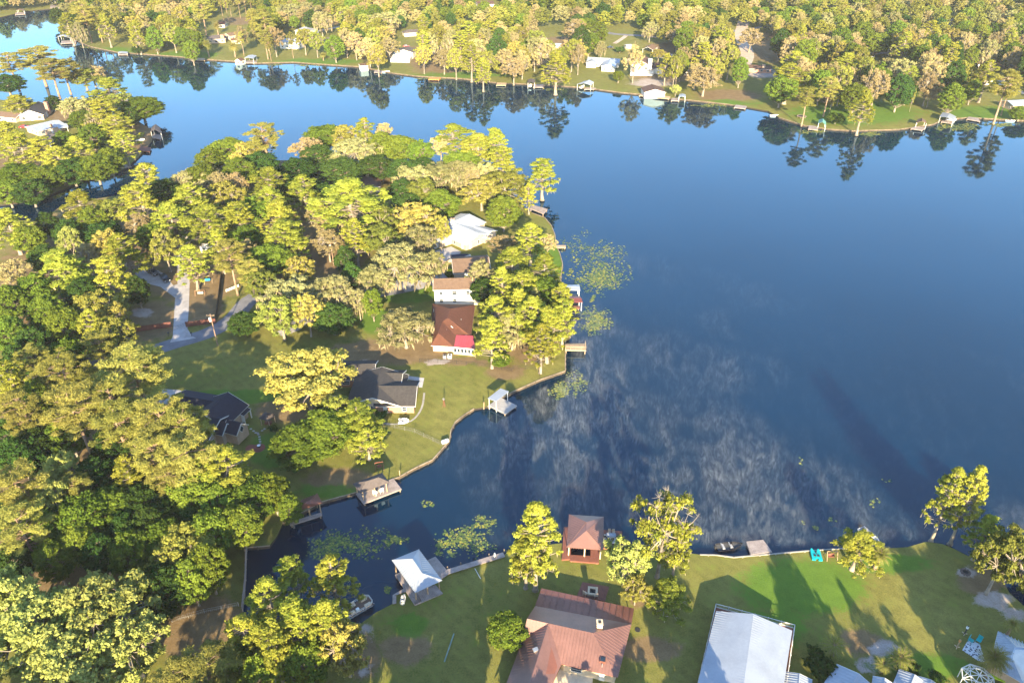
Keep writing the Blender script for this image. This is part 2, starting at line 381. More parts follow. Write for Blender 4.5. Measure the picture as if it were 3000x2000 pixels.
seawall(FARS[1:10], 'sunlit timber seawall on the far left shore below the twin date palms')
seawall(FARS[9:17], 'sunlit timber seawall on the far shore below the white decked cottage')
seawall(FARS[17:27], 'sunlit timber seawall on the far shore beside the green-doored boathouse')
seawall(FARS[28:38], 'sunlit timber seawall bounding the wide far right lawn')
# roads and drives: sheets 4 mm above the ground
def sheet(name, pts, mat, z=GZ + 0.02, label=None, cat=None, kind='structure', px=True):
    q = [P(x, y, z) for x, y in pts] if px else pts
    m = MB(); m.poly([(p[0], p[1], z) for p in q]); 
    o = m.build(name, mat, kind=kind)
    me = o.data
    if me.polygons[0].normal.z < 0: me.flip_normals()
    return o
def ribbon(name, pts, w, mat, z=GZ + 0.012, kind='structure'):
    q = [P(x, y, z) for x, y in pts]
    # smooth with catmull-rom
    s = []
    for i in range(len(q) - 1):
        a, b, c, d = q[max(i - 1, 0)], q[i], q[i + 1], q[min(i + 2, len(q) - 1)]
        for t in (0, .25, .5, .75):
            s.append(0.5 * ((2 * b) + (c - a) * t + (2 * a - 5 * b + 4 * c - d) * t * t + (3 * b - a - 3 * c + d) * t ** 3))
    s.append(q[-1]); L = []; Rr = []
    for i, p in enumerate(s):
        d = (s[min(i + 1, len(s) - 1)] - s[max(i - 1, 0)]); d.z = 0; d.normalize(); nrm = Vector((-d.y, d.x, 0))
        L.append(p + nrm * w / 2); Rr.append(p - nrm * w / 2)
    m = MB(); n = len(s); m.v = [tuple(p) for p in L] + [tuple(p) for p in Rr]
    m.f = [(n + i, n + i + 1, i + 1, i) for i in range(n - 1)]; m.m = [0] * (n - 1)
    return m.build(name, mat, kind=kind)
ribbon('road', [(-60, 1120), (200, 1075), (410, 1035), (520, 1003), (610, 975), (680, 935), (730, 880), (800, 850), (900, 865), (1010, 868), (1100, 858), (1180, 845), (1240, 832)], 6.0, M_ASPH)
ribbon('road', [(900, 865), (925, 905), (880, 935), (800, 900)], 7.0, M_ASPH, z=GZ + 0.016)
sheet('driveway', [(498, 1003), (506, 985), (509, 940), (513, 872), (470, 840), (412, 826), (395, 800), (440, 783), (478, 800), (508, 836), (520, 832), (520, 790), (510, 744), (532, 744), (548, 800), (556, 822), (553, 905), (549, 962), (562, 984), (575, 990)], M_CONC, z=GZ + 0.024)
ribbon('driveway', [(1180, 845), (1240, 832), (1290, 814), (1318, 800)], 5.2, M_CONC, z=GZ + 0.02)
ribbon('driveway', [(1165, 840), (1205, 800), (1240, 782), (1270, 765)], 4.5, M_CONC, z=GZ + 0.028)
sheet('driveway', [(1265, 776), (1272, 735), (1322, 722), (1352, 738), (1325, 762)], M_CONC, z=GZ + 0.036)
sheet('driveway', [(800, 975), (870, 950), (905, 940), (880, 965), (830, 985)], M_CONC, z=GZ + 0.028)
sheet('driveway', [(440, 1150), (470, 1138), (525, 1142), (545, 1152), (520, 1185), (440, 1180)], M_CONC, z=GZ + 0.028)
sheet('path', [(926, 1157), (1016, 1160), (1016, 1168), (924, 1165)], M_CONC)
sheet('path', [(1176, 1098), (1243, 1107), (1237, 1135), (1226, 1134), (1228, 1116), (1174, 1108)], M_CONC)
ribbon('path', [(1090, 1234), (1150, 1242), (1205, 1232), (1235, 1195), (1243, 1150)], 0.5, MATS['pale_concrete'])
sheet('patio', [(1646, 1948), (1738, 1964), (1732, 2060), (1590, 2060)], surf('cream_concrete', (0.62, 0.52, 0.38), 0.9))
ribbon('road', [(880, 105), (930, 92), (990, 80), (1060, 70)], 4, M_CONC)
ribbon('driveway', [(1250, 160), (1290, 150), (1320, 128), (1345, 112), (1352, 100), (1320, 104), (1290, 108)], 4, M_DIRT)
ribbon('road', [(1590, 110), (1612, 128), (1660, 138), (1700, 160)], 5, M_DIRT)
ribbon('road', [(1760, 90), (1800, 100), (1880, 105), (1960, 110), (2060, 100), (2160, 90), (2300, 70)], 6, M_ASPH)
ribbon('driveway', [(1800, 128), (1825, 112), (1835, 104)], 3.4, M_DIRT)
ribbon('road', [(2180, 190), (2190, 160), (2180, 130), (2170, 100), (2180, 60)], 9, M_DIRT, z=GZ + 0.03)
ribbon('driveway', [(1930, 170), (1965, 160), (1980, 172)], 5, M_CONC)
ribbon('road', [(2480, 160), (2620, 155), (2760, 160), (2900, 150)], 5, M_ASPH)
ribbon('road', [(2760, 95), (2775, 70), (2785, 55)], 6, M_ASPH)
ribbon('driveway', [(2900, 215), (2935, 235), (2960, 250), (2990, 275)], 6, M_CONC)
# ================================================================ trees
LEAF = {
 'oak': leafmat('oak_leaves', (0.080, 0.098, 0.024), (0.20, 0.212, 0.040), 0.14),
 'moss_oak': leafmat('grey_oak_leaves', (0.110, 0.118, 0.046), (0.25, 0.242, 0.100), 0.14, 0.012),
 'cypress': leafmat('cypress_leaves', (0.095, 0.130, 0.020), (0.26, 0.275, 0.038), 0.2, 0.02),
 'pine': leafmat('pine_needles', (0.110, 0.118, 0.030), (0.25, 0.240, 0.052), 0.1, 0.012),
 'maple': leafmat('maple_leaves', (0.045, 0.085, 0.014), (0.125, 0.175, 0.022), 0.22, 0.02),
 'sycamore': leafmat('sycamore_leaves', (0.14, 0.18, 0.038), (0.31, 0.335, 0.090), 0.2, 0.012),
 'budding': leafmat('budding_leaves', (0.17, 0.148, 0.060), (0.32, 0.265, 0.120), 0.12, 0.02),
 'gold_oak': leafmat('gold_oak_leaves', (0.13, 0.122, 0.034), (0.31, 0.275, 0.062), 0.14, 0.01),
 'laurel': leafmat('laurel_leaves', (0.014, 0.036, 0.010), (0.042, 0.080, 0.016), 0.14, 0.02),
 'palm': leafmat('palm_leaves', (0.09, 0.11, 0.018), (0.24, 0.24, 0.055), 0.15),
}
M_BARK = surf('grey_bark', (0.24, 0.20, 0.155), 0.95, 0.5, 0.6)
M_PBARK = surf('pine_bark', (0.26, 0.175, 0.115), 0.95, 0.5, 0.6)
M_MOSS = leafmat('spanish_moss', (0.20, 0.175, 0.10), (0.38, 0.32, 0.19), 0.25, 0.01)
def quads(C, N, S, aspect=1.0, seed=0, up=None):
    rng = np.random.default_rng(seed); n = len(C)
    r = rng.normal(size=(n, 3)) if up is None else up + 0.15 * rng.normal(size=(n, 3))
    N = N / (np.linalg.norm(N, axis=1, keepdims=True) + 1e-9)
    T = r - (r * N).sum(1, keepdims=True) * N; T /= np.linalg.norm(T, axis=1, keepdims=True) + 1e-9
    B = np.cross(N, T); S = S[:, None]
    asp = aspect
    fold = N * S * 0.25
    V = np.stack([C - T * S, C + B * S * asp + fold, C + T * S, C - B * S * asp + fold], 1).reshape(-1, 3)
    return V
def quad_mesh(name, V, mat):
    n = len(V) // 4
    me = bpy.data.meshes.new(name); me.vertices.add(n * 4); me.vertices.foreach_set('co', V.astype(np.float32).ravel())
    me.loops.add(n * 4); me.loops.foreach_set('vertex_index', np.arange(n * 4, dtype=np.int32))
    me.polygons.add(n); me.polygons.foreach_set('loop_start', np.arange(0, n * 4, 4, dtype=np.int32))
    try: me.polygons.foreach_set('loop_total', np.full(n, 4, dtype=np.int32))
    except Exception: pass
    me.update(calc_edges=True); me.validate(); me.materials.append(mat); return me
def puff_leaves(rng, puffs, per, size, squash, flat, nb=0.55):
    C = []; N = []; S = []
    for (c, r) in puffs:
        k = max(6, int(per * 2.5 * (r / 1.5) ** 2))
        d = rng.normal(size=(k, 3)); d /= np.linalg.norm(d, axis=1, keepdims=True)
        d[:, 2] = np.where(d[:, 2] < -0.35, -d[:, 2] * .6, d[:, 2])
        rad = r * (rng.uniform(0.45, 1.0, size=(k, 1)) + (rng.random((k, 1)) < .12) * rng.uniform(0, .45, size=(k, 1)))
        # lumpy outline
        lump = 1 + 0.34 * np.sin(6 * d[:, :1] + c[0] * 3) * np.cos(5 * d[:, 1:2] + c[1] * 3)
        p = np.array(c) + d * rad * lump * np.array([1, 1, squash])
        nn = d * (nb + .35) + rng.normal(size=(k, 3)) * (1 - nb) * 1.0 + np.array([0, 0, flat * .7])
        C.append(p); N.append(nn); S.append(size * rng.uniform(0.6, 1.35, size=k))
    return np.concatenate(C), np.concatenate(N), np.concatenate(S)
def limb(m, a, b, r0, r1, rng, k=5, sag=0.12, seg=3):
    a, b = Vector(a), Vector(b); L = (b - a).length; pts = []
    off = Vector(rng.normal(size=3)) * L * 0.06
    for i in range(seg + 1):
        t = i / seg; p = a.lerp(b, t) + off * math.sin(math.pi * t) + Vector((0, 0, -sag * L * math.sin(math.pi * t) if sag > 0 else 0))
        pts.append(p)
    m.tube(pts, [r0 + (r1 - r0) * i / seg for i in range(seg + 1)], k, cap=False)
def arr_mesh(name, m, mat):
    me = bpy.data.meshes.new(name); me.from_pydata(m.v, [], m.f); me.materials.append(mat)
    me.polygons.foreach_set('use_smooth', [True] * len(m.f)); return me
PROTO = {}
def strands(rng, puffs, n, lo, hi, width=0.16):
    C = []; S = []
    for c, r in puffs:
        for _ in range(n):
            a = rng.uniform(0, 6.28); q = r * rng.uniform(0.3, 0.95); L = rng.uniform(lo, hi)
            C.append((c[0] + q * math.cos(a), c[1] + q * math.sin(a), c[2] - r * 0.35 - L / 2)); S.append(L / 2)
    C = np.array(C); S = np.array(S); n_ = len(C)
    N = rng.normal(size=(n_, 3)); N[:, 2] = 0
    V = quads(C, N, S, 0.16, 3, up=np.tile([0, 0, 1.0], (n_, 1)))
    return V
def make_proto(kind, var):
    rng = np.random.default_rng(hash_(kind) + var * 17)
    tr = MB(); bark = M_BARK; moss = None
    if kind in ('oak', 'moss_oak', 'sycamore', 'budding', 'bare'):
        h, Rr = 14.0, 7.0
        n = {'oak': 135, 'moss_oak': 120, 'sycamore': 140, 'budding': 130, 'bare': 80}[kind]
        puffs = []
        zc, zh = (0.56, 0.44) if kind != 'moss_oak' else (0.54, 0.42)
        lobes = [(rng.uniform(-.45, .45), rng.uniform(-.45, .45), rng.uniform(0.7, 1.0)) for _ in range(5)]
        for i in range(n):
            th = i * 2.39996 + rng.uniform(-.4, .4); z = rng.uniform(-0.55, 1.0)
            f = rng.uniform(0.62, 1.0) if i % 4 else rng.uniform(0.2, 0.6)
            rr = math.sqrt(max(0, 1 - z * z)) if z > 0 else (1 - 0.25 * z * z)
            lb = 1 + 0.22 * math.sin(3 * th + var * 2) 
            puffs.append(((Rr * .86 * rr * f * lb * math.cos(th), Rr * .86 * rr * f * lb * math.sin(th), h * (zc + zh * .86 * z * (f ** .5))), rng.uniform(.5, 1.2) * (0.85 if kind == 'budding' else 1)))
        fork = (rng.uniform(-.3, .3), rng.uniform(-.3, .3), h * 0.28)
        tr.tube([(0, 0, -.3), (0, 0, 0.3), (fork[0] * .5, fork[1] * .5, h * .15), fork], [.62, .42, .34, .3], 8)
        mains = []
        for i in range(6):
            a = i * 1.05 + rng.uniform(-.3, .3); q = Rr * rng.uniform(.35, .5)
            e = (q * math.cos(a), q * math.sin(a), h * rng.uniform(.5, .72)); mains.append(e)
            limb(tr, fork, e, .24, .13, rng, 6, 0.08, 4)
        for c, r in puffs:
            s = min(mains, key=lambda e: (e[0] - c[0]) ** 2 + (e[1] - c[1]) ** 2 + (e[2] - c[2]) ** 2)
            limb(tr, s, c, .11, .035, rng, 4, 0.06, 3)
            if kind in ('budding', 'bare'):
                for _ in range(7):
                    d = rng.normal(size=3); d /= np.linalg.norm(d); d[2] = abs(d[2]) * .7
                    tr.tube([c, tuple(np.array(c) + d * r * 1.3)], [.04, .012], 3, cap=False)
        if kind == 'oak': C, N, S = puff_leaves(rng, puffs, 150, 0.225, .72, .25)
        elif kind == 'moss_oak': C, N, S = puff_leaves(rng, puffs, 150, 0.21, .7, .1)
        elif kind == 'sycamore': C, N, S = puff_leaves(rng, puffs, 150, 0.23, .8, .3, .35)
        elif kind == 'budding': C, N, S = puff_leaves(rng, puffs, 190, 0.17, .85, .1, .3)
        else: C, N, S = puff_leaves(rng, puffs[:60], 130, 0.2, .7, .2, .35)
        if kind == 'moss_oak':
            low = [p for p in puffs if p[0][2] < h * .75]
            moss = strands(rng, low, 5, 1.0, 2.8)
    elif kind == 'cypress':
        h, Rr = 20.0, 5.0; puffs = []
        n = 120
        for i in range(n):
            t = (i + .5) / n; z = h * (0.30 + 0.68 * t); prof = (1 - t) ** .55 * .9 + .14 * math.sin(9 * t + var) + .12
            th = i * 2.39996 + rng.uniform(-.6, .6); q = Rr * prof * rng.uniform(.35, 1.0)
            puffs.append(((q * math.cos(th), q * math.sin(th), z + rng.uniform(-.6, .6)), rng.uniform(.42, .95)))
        tr.tube([(0, 0, -.3), (0, 0, .4), (.1, .1, 3), (.25, -.1, h * .5), (.1, .2, h * .96)], [.8, .5, .38, .25, .06], 8)
        for c, r in puffs: limb(tr, (.15, 0, c[2] - .8 - abs(c[0]) * .1), c, .11, .03, rng, 4, -1, 3)
        C, N, S = puff_leaves(rng, puffs, 165, 0.20, .62, .35)
        moss = strands(rng, puffs[:45], 2, .5, 1.7)
    elif kind == 'pine':
        h, Rr = 22.0, 4.6; puffs = []
        n = 58
        for i in range(n):
            t = (i + .5) / n; z = h * (0.52 + .46 * t); prof = math.sin(math.pi * (0.18 + .72 * t)) ** .7
            th = i * 2.39996 + rng.uniform(-.7, .7); q = Rr * prof * rng.uniform(.3, 1.05)
            puffs.append(((q * math.cos(th), q * math.sin(th), z + rng.uniform(-.4, .8)), rng.uniform(.6, 1.15)))
        lean = rng.uniform(-.6, .6)
        tr.tube([(0, 0, -.3), (0, 0, .3), (lean * .3, 0, h * .35), (lean, .2, h * .7), (lean * .8, 0, h * .98)], [.42, .32, .25, .17, .05], 7)
        for c, r in puffs: limb(tr, (lean * .8, .1, c[2] - 1.0), c, .09, .03, rng, 4, -1, 3)
        for i in range(5):
            a = rng.uniform(0, 6.28); z = h * rng.uniform(.36, .5)
            tr.tube([(lean * .5, 0, z), (lean * .5 + math.cos(a) * 1.8, math.sin(a) * 1.8, z + .3)], [.06, .02], 4, cap=False)
        C, N, S = puff_leaves(rng, puffs, 330, 0.34, .6, .1, .2); bark = M_PBARK
    elif kind in ('maple', 'laurel'):
        h, Rr = 13.0, 5.0; puffs = []; n = 150
        for i in range(n):
            z = -1 + 2 * (i + .5) / n; th = i * 2.39996 + rng.uniform(-.4, .4); f = rng.uniform(.66, 1.0)
            rr = math.sqrt(1 - z * z) * (1.0 - .18 * z)
            puffs.append(((Rr * .86 * rr * f * math.cos(th), Rr * .86 * rr * f * math.sin(th), h * (.56 + .42 * z * .9 * f)), rng.uniform(.5, 1.05)))
        tr.tube([(0, 0, -.3), (0, 0, .2), (.1, .1, h * .3), (0, .1, h * .8)], [.42, .3, .22, .06], 7)
        for c, r in puffs[::1]: limb(tr, (0, 0, max(1.2, c[2] - 2.5)), c, .09, .03, rng, 4, -1, 2)
        C, N, S = puff_leaves(rng, puffs, 150, 0.22, .8, .3, .45)
    elif kind in ('date_palm', 'sabal'):
        h, Rr = (8.0, 3.4) if kind == 'date_palm' else (6.0, 2.2)
        tr.tube([(0, 0, -.3), (0, 0, .3), (.1, 0, h * .4), (0, 0, h * .74)], [.5, .4, .33, .42], 8); bark = M_PBARK
        nf = 64 if kind == 'date_palm' else 40; Cs, Ns, Ss, Us = [], [], [], []
        for i in range(nf):
            th = i * 2.39996; el = R(78 - 118 * (i / nf)) ; L = Rr * rng.uniform(.85, 1.1)
            d = np.array([math.cos(th) * math.cos(el), math.sin(th) * math.cos(el), math.sin(el)])
            p = np.array([0, 0, h * .74]); pts = [p.copy()]
            for s in range(7):
                p = p + d * L / 7; d[2] -= .16; d /= np.linalg.norm(d); pts.append(p.copy())
                side = np.cross(d, [0, 0, 1.]); side /= np.linalg.norm(side) + 1e-6
                for sg in (-1, 1):
                    for q in (0.25, .75):
                        u = side * sg * .75 + d * .5 + np.array([0, 0, -.25]); u /= np.linalg.norm(u)
                        ln = .42 * Rr / 3.4 * (1.25 - .12 * s)
                        Cs.append(p - d * L / 7 * q + u * ln); Ns.append(np.cross(u, d) + rng.normal(size=3) * .1); Ss.append(ln); Us.append(u)
            tr.tube([tuple(x) for x in pts[::2]], [.04, .03, .02, .012][:len(pts[::2])], 3, cap=False)
        V = quads(np.array(Cs), np.array(Ns), np.array(Ss), .20, 1, up=np.array(Us))
        me = quad_mesh(kind + '_crown', V, LEAF['palm'])
        return dict(h=h, R=Rr, crown=me, trunk=arr_mesh(kind + '_trunk', tr, bark), moss=None, V=V)
    elif kind == 'shrub':
        h, Rr = 2.4, 1.6; puffs = []
        for i in range(14):
            a = i * 2.4; q = rng.uniform(0, 1.0)
            puffs.append(((q * math.cos(a), q * math.sin(a), rng.uniform(.7, 1.8)), rng.uniform(.5, .8)))
        for c, r in puffs: limb(tr, (0, 0, 0), c, .05, .015, rng, 4, -1, 2)
        C, N, S = puff_leaves(rng, puffs, 330, .17, .85, .2, .4)
    asp = .16 if kind == 'pine' else .72
    V = quads(C, N, S, asp, var + 1)
    lm = {'bare': 'cypress', 'shrub': 'laurel'}.get(kind, kind)
    return dict(h=h, R=Rr, crown=quad_mesh(kind + '_crown', V, LEAF[lm]), trunk=arr_mesh(kind + '_trunk', tr, bark),
                moss=quad_mesh(kind + '_moss', moss, M_MOSS) if moss is not None else None)
def hash_(s): return sum((i + 3) * ord(c) for i, c in enumerate(s))
NVAR = {'oak': 4, 'moss_oak': 3, 'cypress': 5, 'pine': 4, 'maple': 4, 'sycamore': 2, 'budding': 3, 'laurel': 2, 'bare': 1, 'date_palm': 1, 'sabal': 1, 'shrub': 2}
for k_, nv_ in NVAR.items(): PROTO[k_] = [make_proto(k_, i) for i in range(nv_)]
NAME = {'oak': 'oak_tree', 'moss_oak': 'mossy_oak', 'cypress': 'cypress_tree', 'pine': 'pine_tree', 'maple': 'maple_tree', 'sycamore': 'sycamore_tree', 'budding': 'budding_tree', 'laurel': 'laurel_tree', 'bare': 'bare_tree', 'date_palm': 'palm_tree', 'sabal': 'palm_tree', 'shrub': 'shrub'}
DESC = {'oak': 'olive-green oak', 'moss_oak': 'grey-green moss-hung oak', 'cypress': 'bright yellow-green cypress', 'pine': 'tall golden-green pine', 'maple': 'fresh green maple', 'sycamore': 'pale lime leafy tree', 'budding': 'tan budding tree', 'laurel': 'dark green laurel', 'bare': 'nearly bare grey tree', 'date_palm': 'shaggy date palm', 'sabal': 'low palm', 'shrub': 'low green shrub'}
CATS = {'date_palm': 'palm tree', 'sabal': 'palm tree', 'shrub': 'shrub'}
rngT = random.Random(11); vcount = {}
TREES = []
def put_tree(kind, x, y, h, r, where=None, group=None, z=GZ, label=None, leaf=None):
    i = vcount.get(kind, 0); vcount[kind] = i + 1
    if leaf is None and kind == 'oak' and i % 3 == 1: leaf = 'gold_oak'
    pr = PROTO[kind][i % len(PROTO[kind])]
    e = thing(NAME[kind], (x, y, z), label, CATS.get(kind, 'tree'), group or 'trees', rngT.uniform(0, 6.28))
    e.scale = (r / pr['R'], r / pr['R'], h / pr['h'])
    for part in ('trunk', 'crown', 'moss'):
        if pr[part] is not None:
            c = mesh_link(part, pr[part], e)
            if part == 'crown' and leaf:
                c.material_slots[0].link = 'OBJECT'; c.material_slots[0].material = LEAF[leaf]
    px, py = PX((x, y, z + h * .6))
    TREES.append(dict(o=e, kind=kind, px=px, py=py, h=h, r=r, auto=label is None))
    return e
ABBR = dict(o='oak', m='moss_oak', c='cypress', p='pine', g='maple', s='sycamore', t='budding', d='laurel', b='bare', D='date_palm', S='sabal', u='shrub')
HC = dict(o=.6, m=.6, c=.64, p=.75, g=.56, s=.6, t=.6, d=.56, b=.6, D=.74, S=.74, u=.5)
HD = dict(o=14, m=14, c=17, p=20, g=13, s=15, t=13, d=11, b=13, D=9, S=5, u=2.2)
def crowns(s, group, hs=1.0):
    """entries kind,cx,cy,width[,height]: crown centre and width in photo pixels"""
    for ent in s.split():
        q = ent.split(','); k = q[0]; cx, cy, w = map(float, q[1:4])
        h = float(q[4]) if len(q) > 4 else HD[k] * hs * rngT.uniform(.9, 1.12)
        p = P(cx, cy, GZ + h * HC[k])
        zc = p.y * CP + (CAM_H - p.z) * SP
        r = w * zc / FPX / 2 * 1.16
        if len(q) <= 4: h = min(h, max(r * 3.4, 4)); p = P(cx, cy, GZ + h * HC[k])
        put_tree(ABBR[k], p.x, p.y, h, r, group=group)
def bases(s, group):
    """entries kind,bx,by,height,radius in metres: foot of the trunk in photo pixels"""
    for ent in s.split():
        q = ent.split(','); k = q[0]; p = P(float(q[1]), float(q[2]))
        put_tree(ABBR[k], p.x, p.y, float(q[3]), float(q[4]), group=group)
# bottom left woods
crowns('s,110,1850,290 s,300,1790,280 s,200,1960,280 s,380,1890,200 s,20,1760,170', 'pale trees in the bottom left corner')
crowns('p,50,1430,150 p,60,1545,130 p,95,1055,95 p,190,1090,120 p,220,1200,165 p,60,1200,115 p,395,1085,190 p,335,1180,140 p,350,1245,150 p,470,1235,160 p,545,1260,140 p,450,1330,130 p,550,1340,150 p,500,1410,110 p,220,1430,95 p,130,1110,90 p,270,1130,90', 'golden pines in the left woods')
crowns('c,40,1125,110 g,110,1170,90 c,380,1395,110 c,665,1375,170 c,590,1390,110 c,620,1430,90 s,185,1385,120 s,150,1470,110', 'yellow-green trees in the left woods')
crowns('d,280,1400,150 g,260,1520,150 d,120,1300,140 g,330,1490,140 d,430,1480,150 g,560,1460,150 g,640,1480,140 g,740,1460,140 g,800,1440,100 g,700,1540,120 d,450,1550,160 o,540,1620,190 g,480,1590,150 g,620,1560,120 d,370,1560,130 g,130,1560,120 d,60,1340,120 d,190,1500,130 d,20,1500,120 g,390,1620,130 d,300,1620,120 d,480,1720,150 g,610,1660,110 d,40,1650,110 g,160,1640,100 g,200,1270,110 d,330,1310,120 d,420,1410,110 g,850,1490,70 d,20,1280,100 d,560,1540,120 g,560,1700,110 g,240,1590,110', 'dark green trees in the lower left woods')
# bottom canal trees
crowns('c,855,1690,110 c,975,1695,125 c,790,1765,140 c,960,1825,140 c,870,1830,150 o,1010,1890,130,14 c,800,1900,160 c,720,1870,130 g,900,1945,130 g,700,1960,110 p,600,1965,170,14 p,520,2000,150,14 g,760,1980,110', 'cypresses at the foot of the canal')
bases('c,1568,1728,23,5.2 c,1540,1722,15,4', 'cypress clump by the boardwalk')
bases('b,1925,1690,24,7.5', 'tall open trees beside the brown boathouse')
crowns('c,1985,1600,90,14', 'tall open trees beside the brown boathouse')
crowns('s,1835,1640,130,12 o,1865,1720,80,8 c,1960,1745,120,8', 'small trees by the brown boathouse')
crowns('g,1485,1845,110,8', 'bushy evergreen by the brown-roofed house')
bases('c,2495,1668,10,4.8 S,2563,1664,5.5,2.6 c,2728,1583,20,3.6 c,2783,1592,21,3.8 o,2888,1740,18,5.6 g,2940,1702,10,4 c,2850,1640,12,3.6 g,3010,1700,13,4.5', 'trees on the bottom right point')
bases('D,2888,1978,6.5,3.0 S,2948,1862,4.5,1.6', 'palms by the bottom right patio')
crowns('S,2445,1890,85,3 u,2400,1945,100,3 S,2640,1925,80,4 u,2660,1950,80,3 S,2590,1945,60,3 u,2745,1985,50,2', 'low palms and shrubs on the bottom right lawn')
# middle of the peninsula
p_ = P(915, 1196); put_tree('oak', p_.x, p_.y, 16, 12.5, group='big lawn oak', leaf='gold_oak')
crowns('g,880,1300,170,11 g,960,1260,170,12 c,1050,1230,150,12 c,1075,1290,90,9 o,990,1210,110,12', 'trees on the sunlit lawn')
crowns('m,1185,950,165,13', 'rounded mossy oak')
crowns('u,940,1193,30,2 g,1465,1052,60,4 u,1122,1215,30,2 u,1103,1200,20,1.6 g,1255,845,26,3 g,1320,800,34,3.4 u,800,1255,26,1.6 u,1035,1150,22,1.6 u,1110,1225,36,2.4', 'shrubs by the houses')
crowns('c,1555,700,95 t,1605,712,55,9 c,1500,775,120 c,1595,790,100 m,1408,800,80 d,1418,850,80,10 c,1530,850,110 g,1590,860,110 c,1645,885,85 c,1450,920,110 c,1560,930,130 m,1500,955,110 c,1605,960,110 c,1650,925,80 c,1440,985,90 c,1585,1000,90 c,1470,830,80 c,1520,900,90 m,1555,880,70', 'trees along the east shore of the point')
crowns('t,1475,718,85,10 g,1475,620,100 o,1480,545,150 o,1410,560,120 c,1590,510,95 c,1550,570,50', 'trees on the tip of the point')
crowns('c,1330,405,125 c,1400,430,130 c,1450,420,90 g,1350,475,120 c,1470,480,110 t,1290,425,60 m,1220,520,125 m,1290,510,130 m,1360,505,115 t,1385,525,60 g,1290,595,115 o,1240,560,90 d,1180,560,90 m,1420,510,80', 'trees on the north shore of the point')
crowns('p,775,400,95 g,660,440,120 g,615,465,85 t,900,435,95 g,950,400,120 d,930,455,100 o,1010,400,90 m,1040,440,150 g,1120,425,100 c,1070,390,75 t,1125,385,55 g,1170,430,120 g,1230,445,80 d,870,500,120 d,1000,500,130 d,1100,490,120 d,1180,500,90 d,760,480,110 c,790,530,110 g,590,520,90 g,700,500,100 o,720,450,90 b,760,440,80 d,1240,490,80', 'trees along the north shore of the point')
crowns('c,1030,590,240,22', 'tallest oak of the point')
crowns('o,1110,640,120 m,1000,640,110', 'oaks beside the tallest one')
crowns('c,235,600,115 o,330,620,100 c,410,590,130 m,575,525,130 c,560,590,130 c,610,650,140 c,500,640,120 s,205,705,65 c,180,790,165 c,320,810,115 c,360,740,130 o,315,715,100 t,255,750,70 t,410,665,80 o,480,720,95,16 c,560,765,95,16 c,30,660,110 g,85,700,90 t,40,800,100 d,130,755,100 d,140,655,60 d,250,860,110 o,280,900,140 o,335,930,90 g,140,915,110 g,185,955,110 g,30,885,100 g,30,975,110 o,340,985,110 p,290,1010,90 d,400,850,70 p,672,750,90 p,735,795,75 c,640,720,80 c,700,640,110 o,660,570,110 t,640,540,80 d,480,560,100 c,430,520,90 d,300,690,120 g,100,850,110 g,230,830,100 t,690,540,70 d,200,680,90 g,270,650,90 g,450,690,90 d,100,1010,110 g,200,1040,110 c,270,960,90 d,50,1060,90', 'trees of the left woods')
crowns('c,790,590,110 c,820,640,130 c,830,700,140 g,790,760,130 g,720,700,100 t,950,640,110 t,960,710,95 o,1215,640,140 o,1110,700,130 m,1165,770,180,17 m,1095,820,100 m,1265,770,75 m,845,860,160 o,820,920,130 m,975,850,125 d,975,930,110 d,1030,810,60 g,1090,885,60 o,880,790,90 c,890,560,110 d,860,560,80 m,1230,700,90 o,1290,670,60 c,1040,690,80 d,1200,600,90 g,740,620,100 d,930,560,90 o,760,830,90 t,730,740,60 d,1010,760,60 o,900,910,90 m,1050,880,60', 'trees in the middle of the point')
crowns('d,715,945,95,7', 'bush by the road bend')
# upper left land
crowns('p,30,185,80 p,110,170,110 p,150,205,90 p,185,200,80 c,50,300,90,11 d,20,245,100 d,155,300,45,9 m,220,310,95 o,245,225,110 t,270,215,80 c,320,260,110 g,415,315,115 c,300,330,110 c,345,375,110 g,270,400,100 c,360,420,70 c,230,440,90 c,60,430,110 c,120,440,100 c,25,400,80 c,170,470,90 g,50,515,120 g,130,520,120 d,210,500,120 g,280,490,110 g,320,470,80 d,90,560,100 g,20,560,90 m,290,350,80 g,190,420,60 d,380,340,60 o,350,300,90 g,240,350,70', 'trees of the upper left land')
# far shore, placed one by one
crowns('c,200,72,60 p,245,38,60 p,280,48,50 c,310,75,50 t,350,40,50 o,390,70,60 c,400,100,48 t,430,92,40 g,452,112,48 o,480,92,50 o,505,100,60 g,540,112,60 g,572,120,50 g,560,148,45 d,400,145,30,6 t,480,35,60 o,530,45,50 p,590,30,50 m,230,90,40', 'trees on the far left shore', 1.35)
crowns('p,775,65,60 m,850,35,75 m,900,28,60 o,890,112,52 g,980,138,58 t,1040,125,60 t,1080,145,70 o,1060,100,60 t,1140,135,60 o,1105,165,55 m,1130,60,80 g,1060,55,50 o,1010,45,60 g,965,20,25 c,1240,78,50 o,1290,110,60 t,1300,172,60 o,1240,165,45 o,1335,175,55 c,1380,165,60 c,1415,205,50 t,1450,140,70 o,1430,180,60 t,1480,170,60 p,775,110,45 t,1500,120,70 m,940,60,60', 'trees on the far shore', 1.36)
crowns('c,1630,195,88 g,1725,125,60 g,1745,95,70 t,1690,85,90 m,1762,140,32 m,1905,85,48,16 g,1812,222,32,8 t,2065,228,100 t,2040,215,60 s,1980,262,30,7 o,1930,158,42,9 g,2010,165,42 g,1995,190,45 t,1985,105,60 m,2025,115,60 o,2105,150,80 d,1860,175,32 u,1815,145,32,5 t,1560,100,60 g,1545,150,50 t,1505,200,70 t,1530,180,60 d,1570,130,40 o,2090,200,60 c,2120,130,60', 'trees on the far shore right of centre', 1.36)
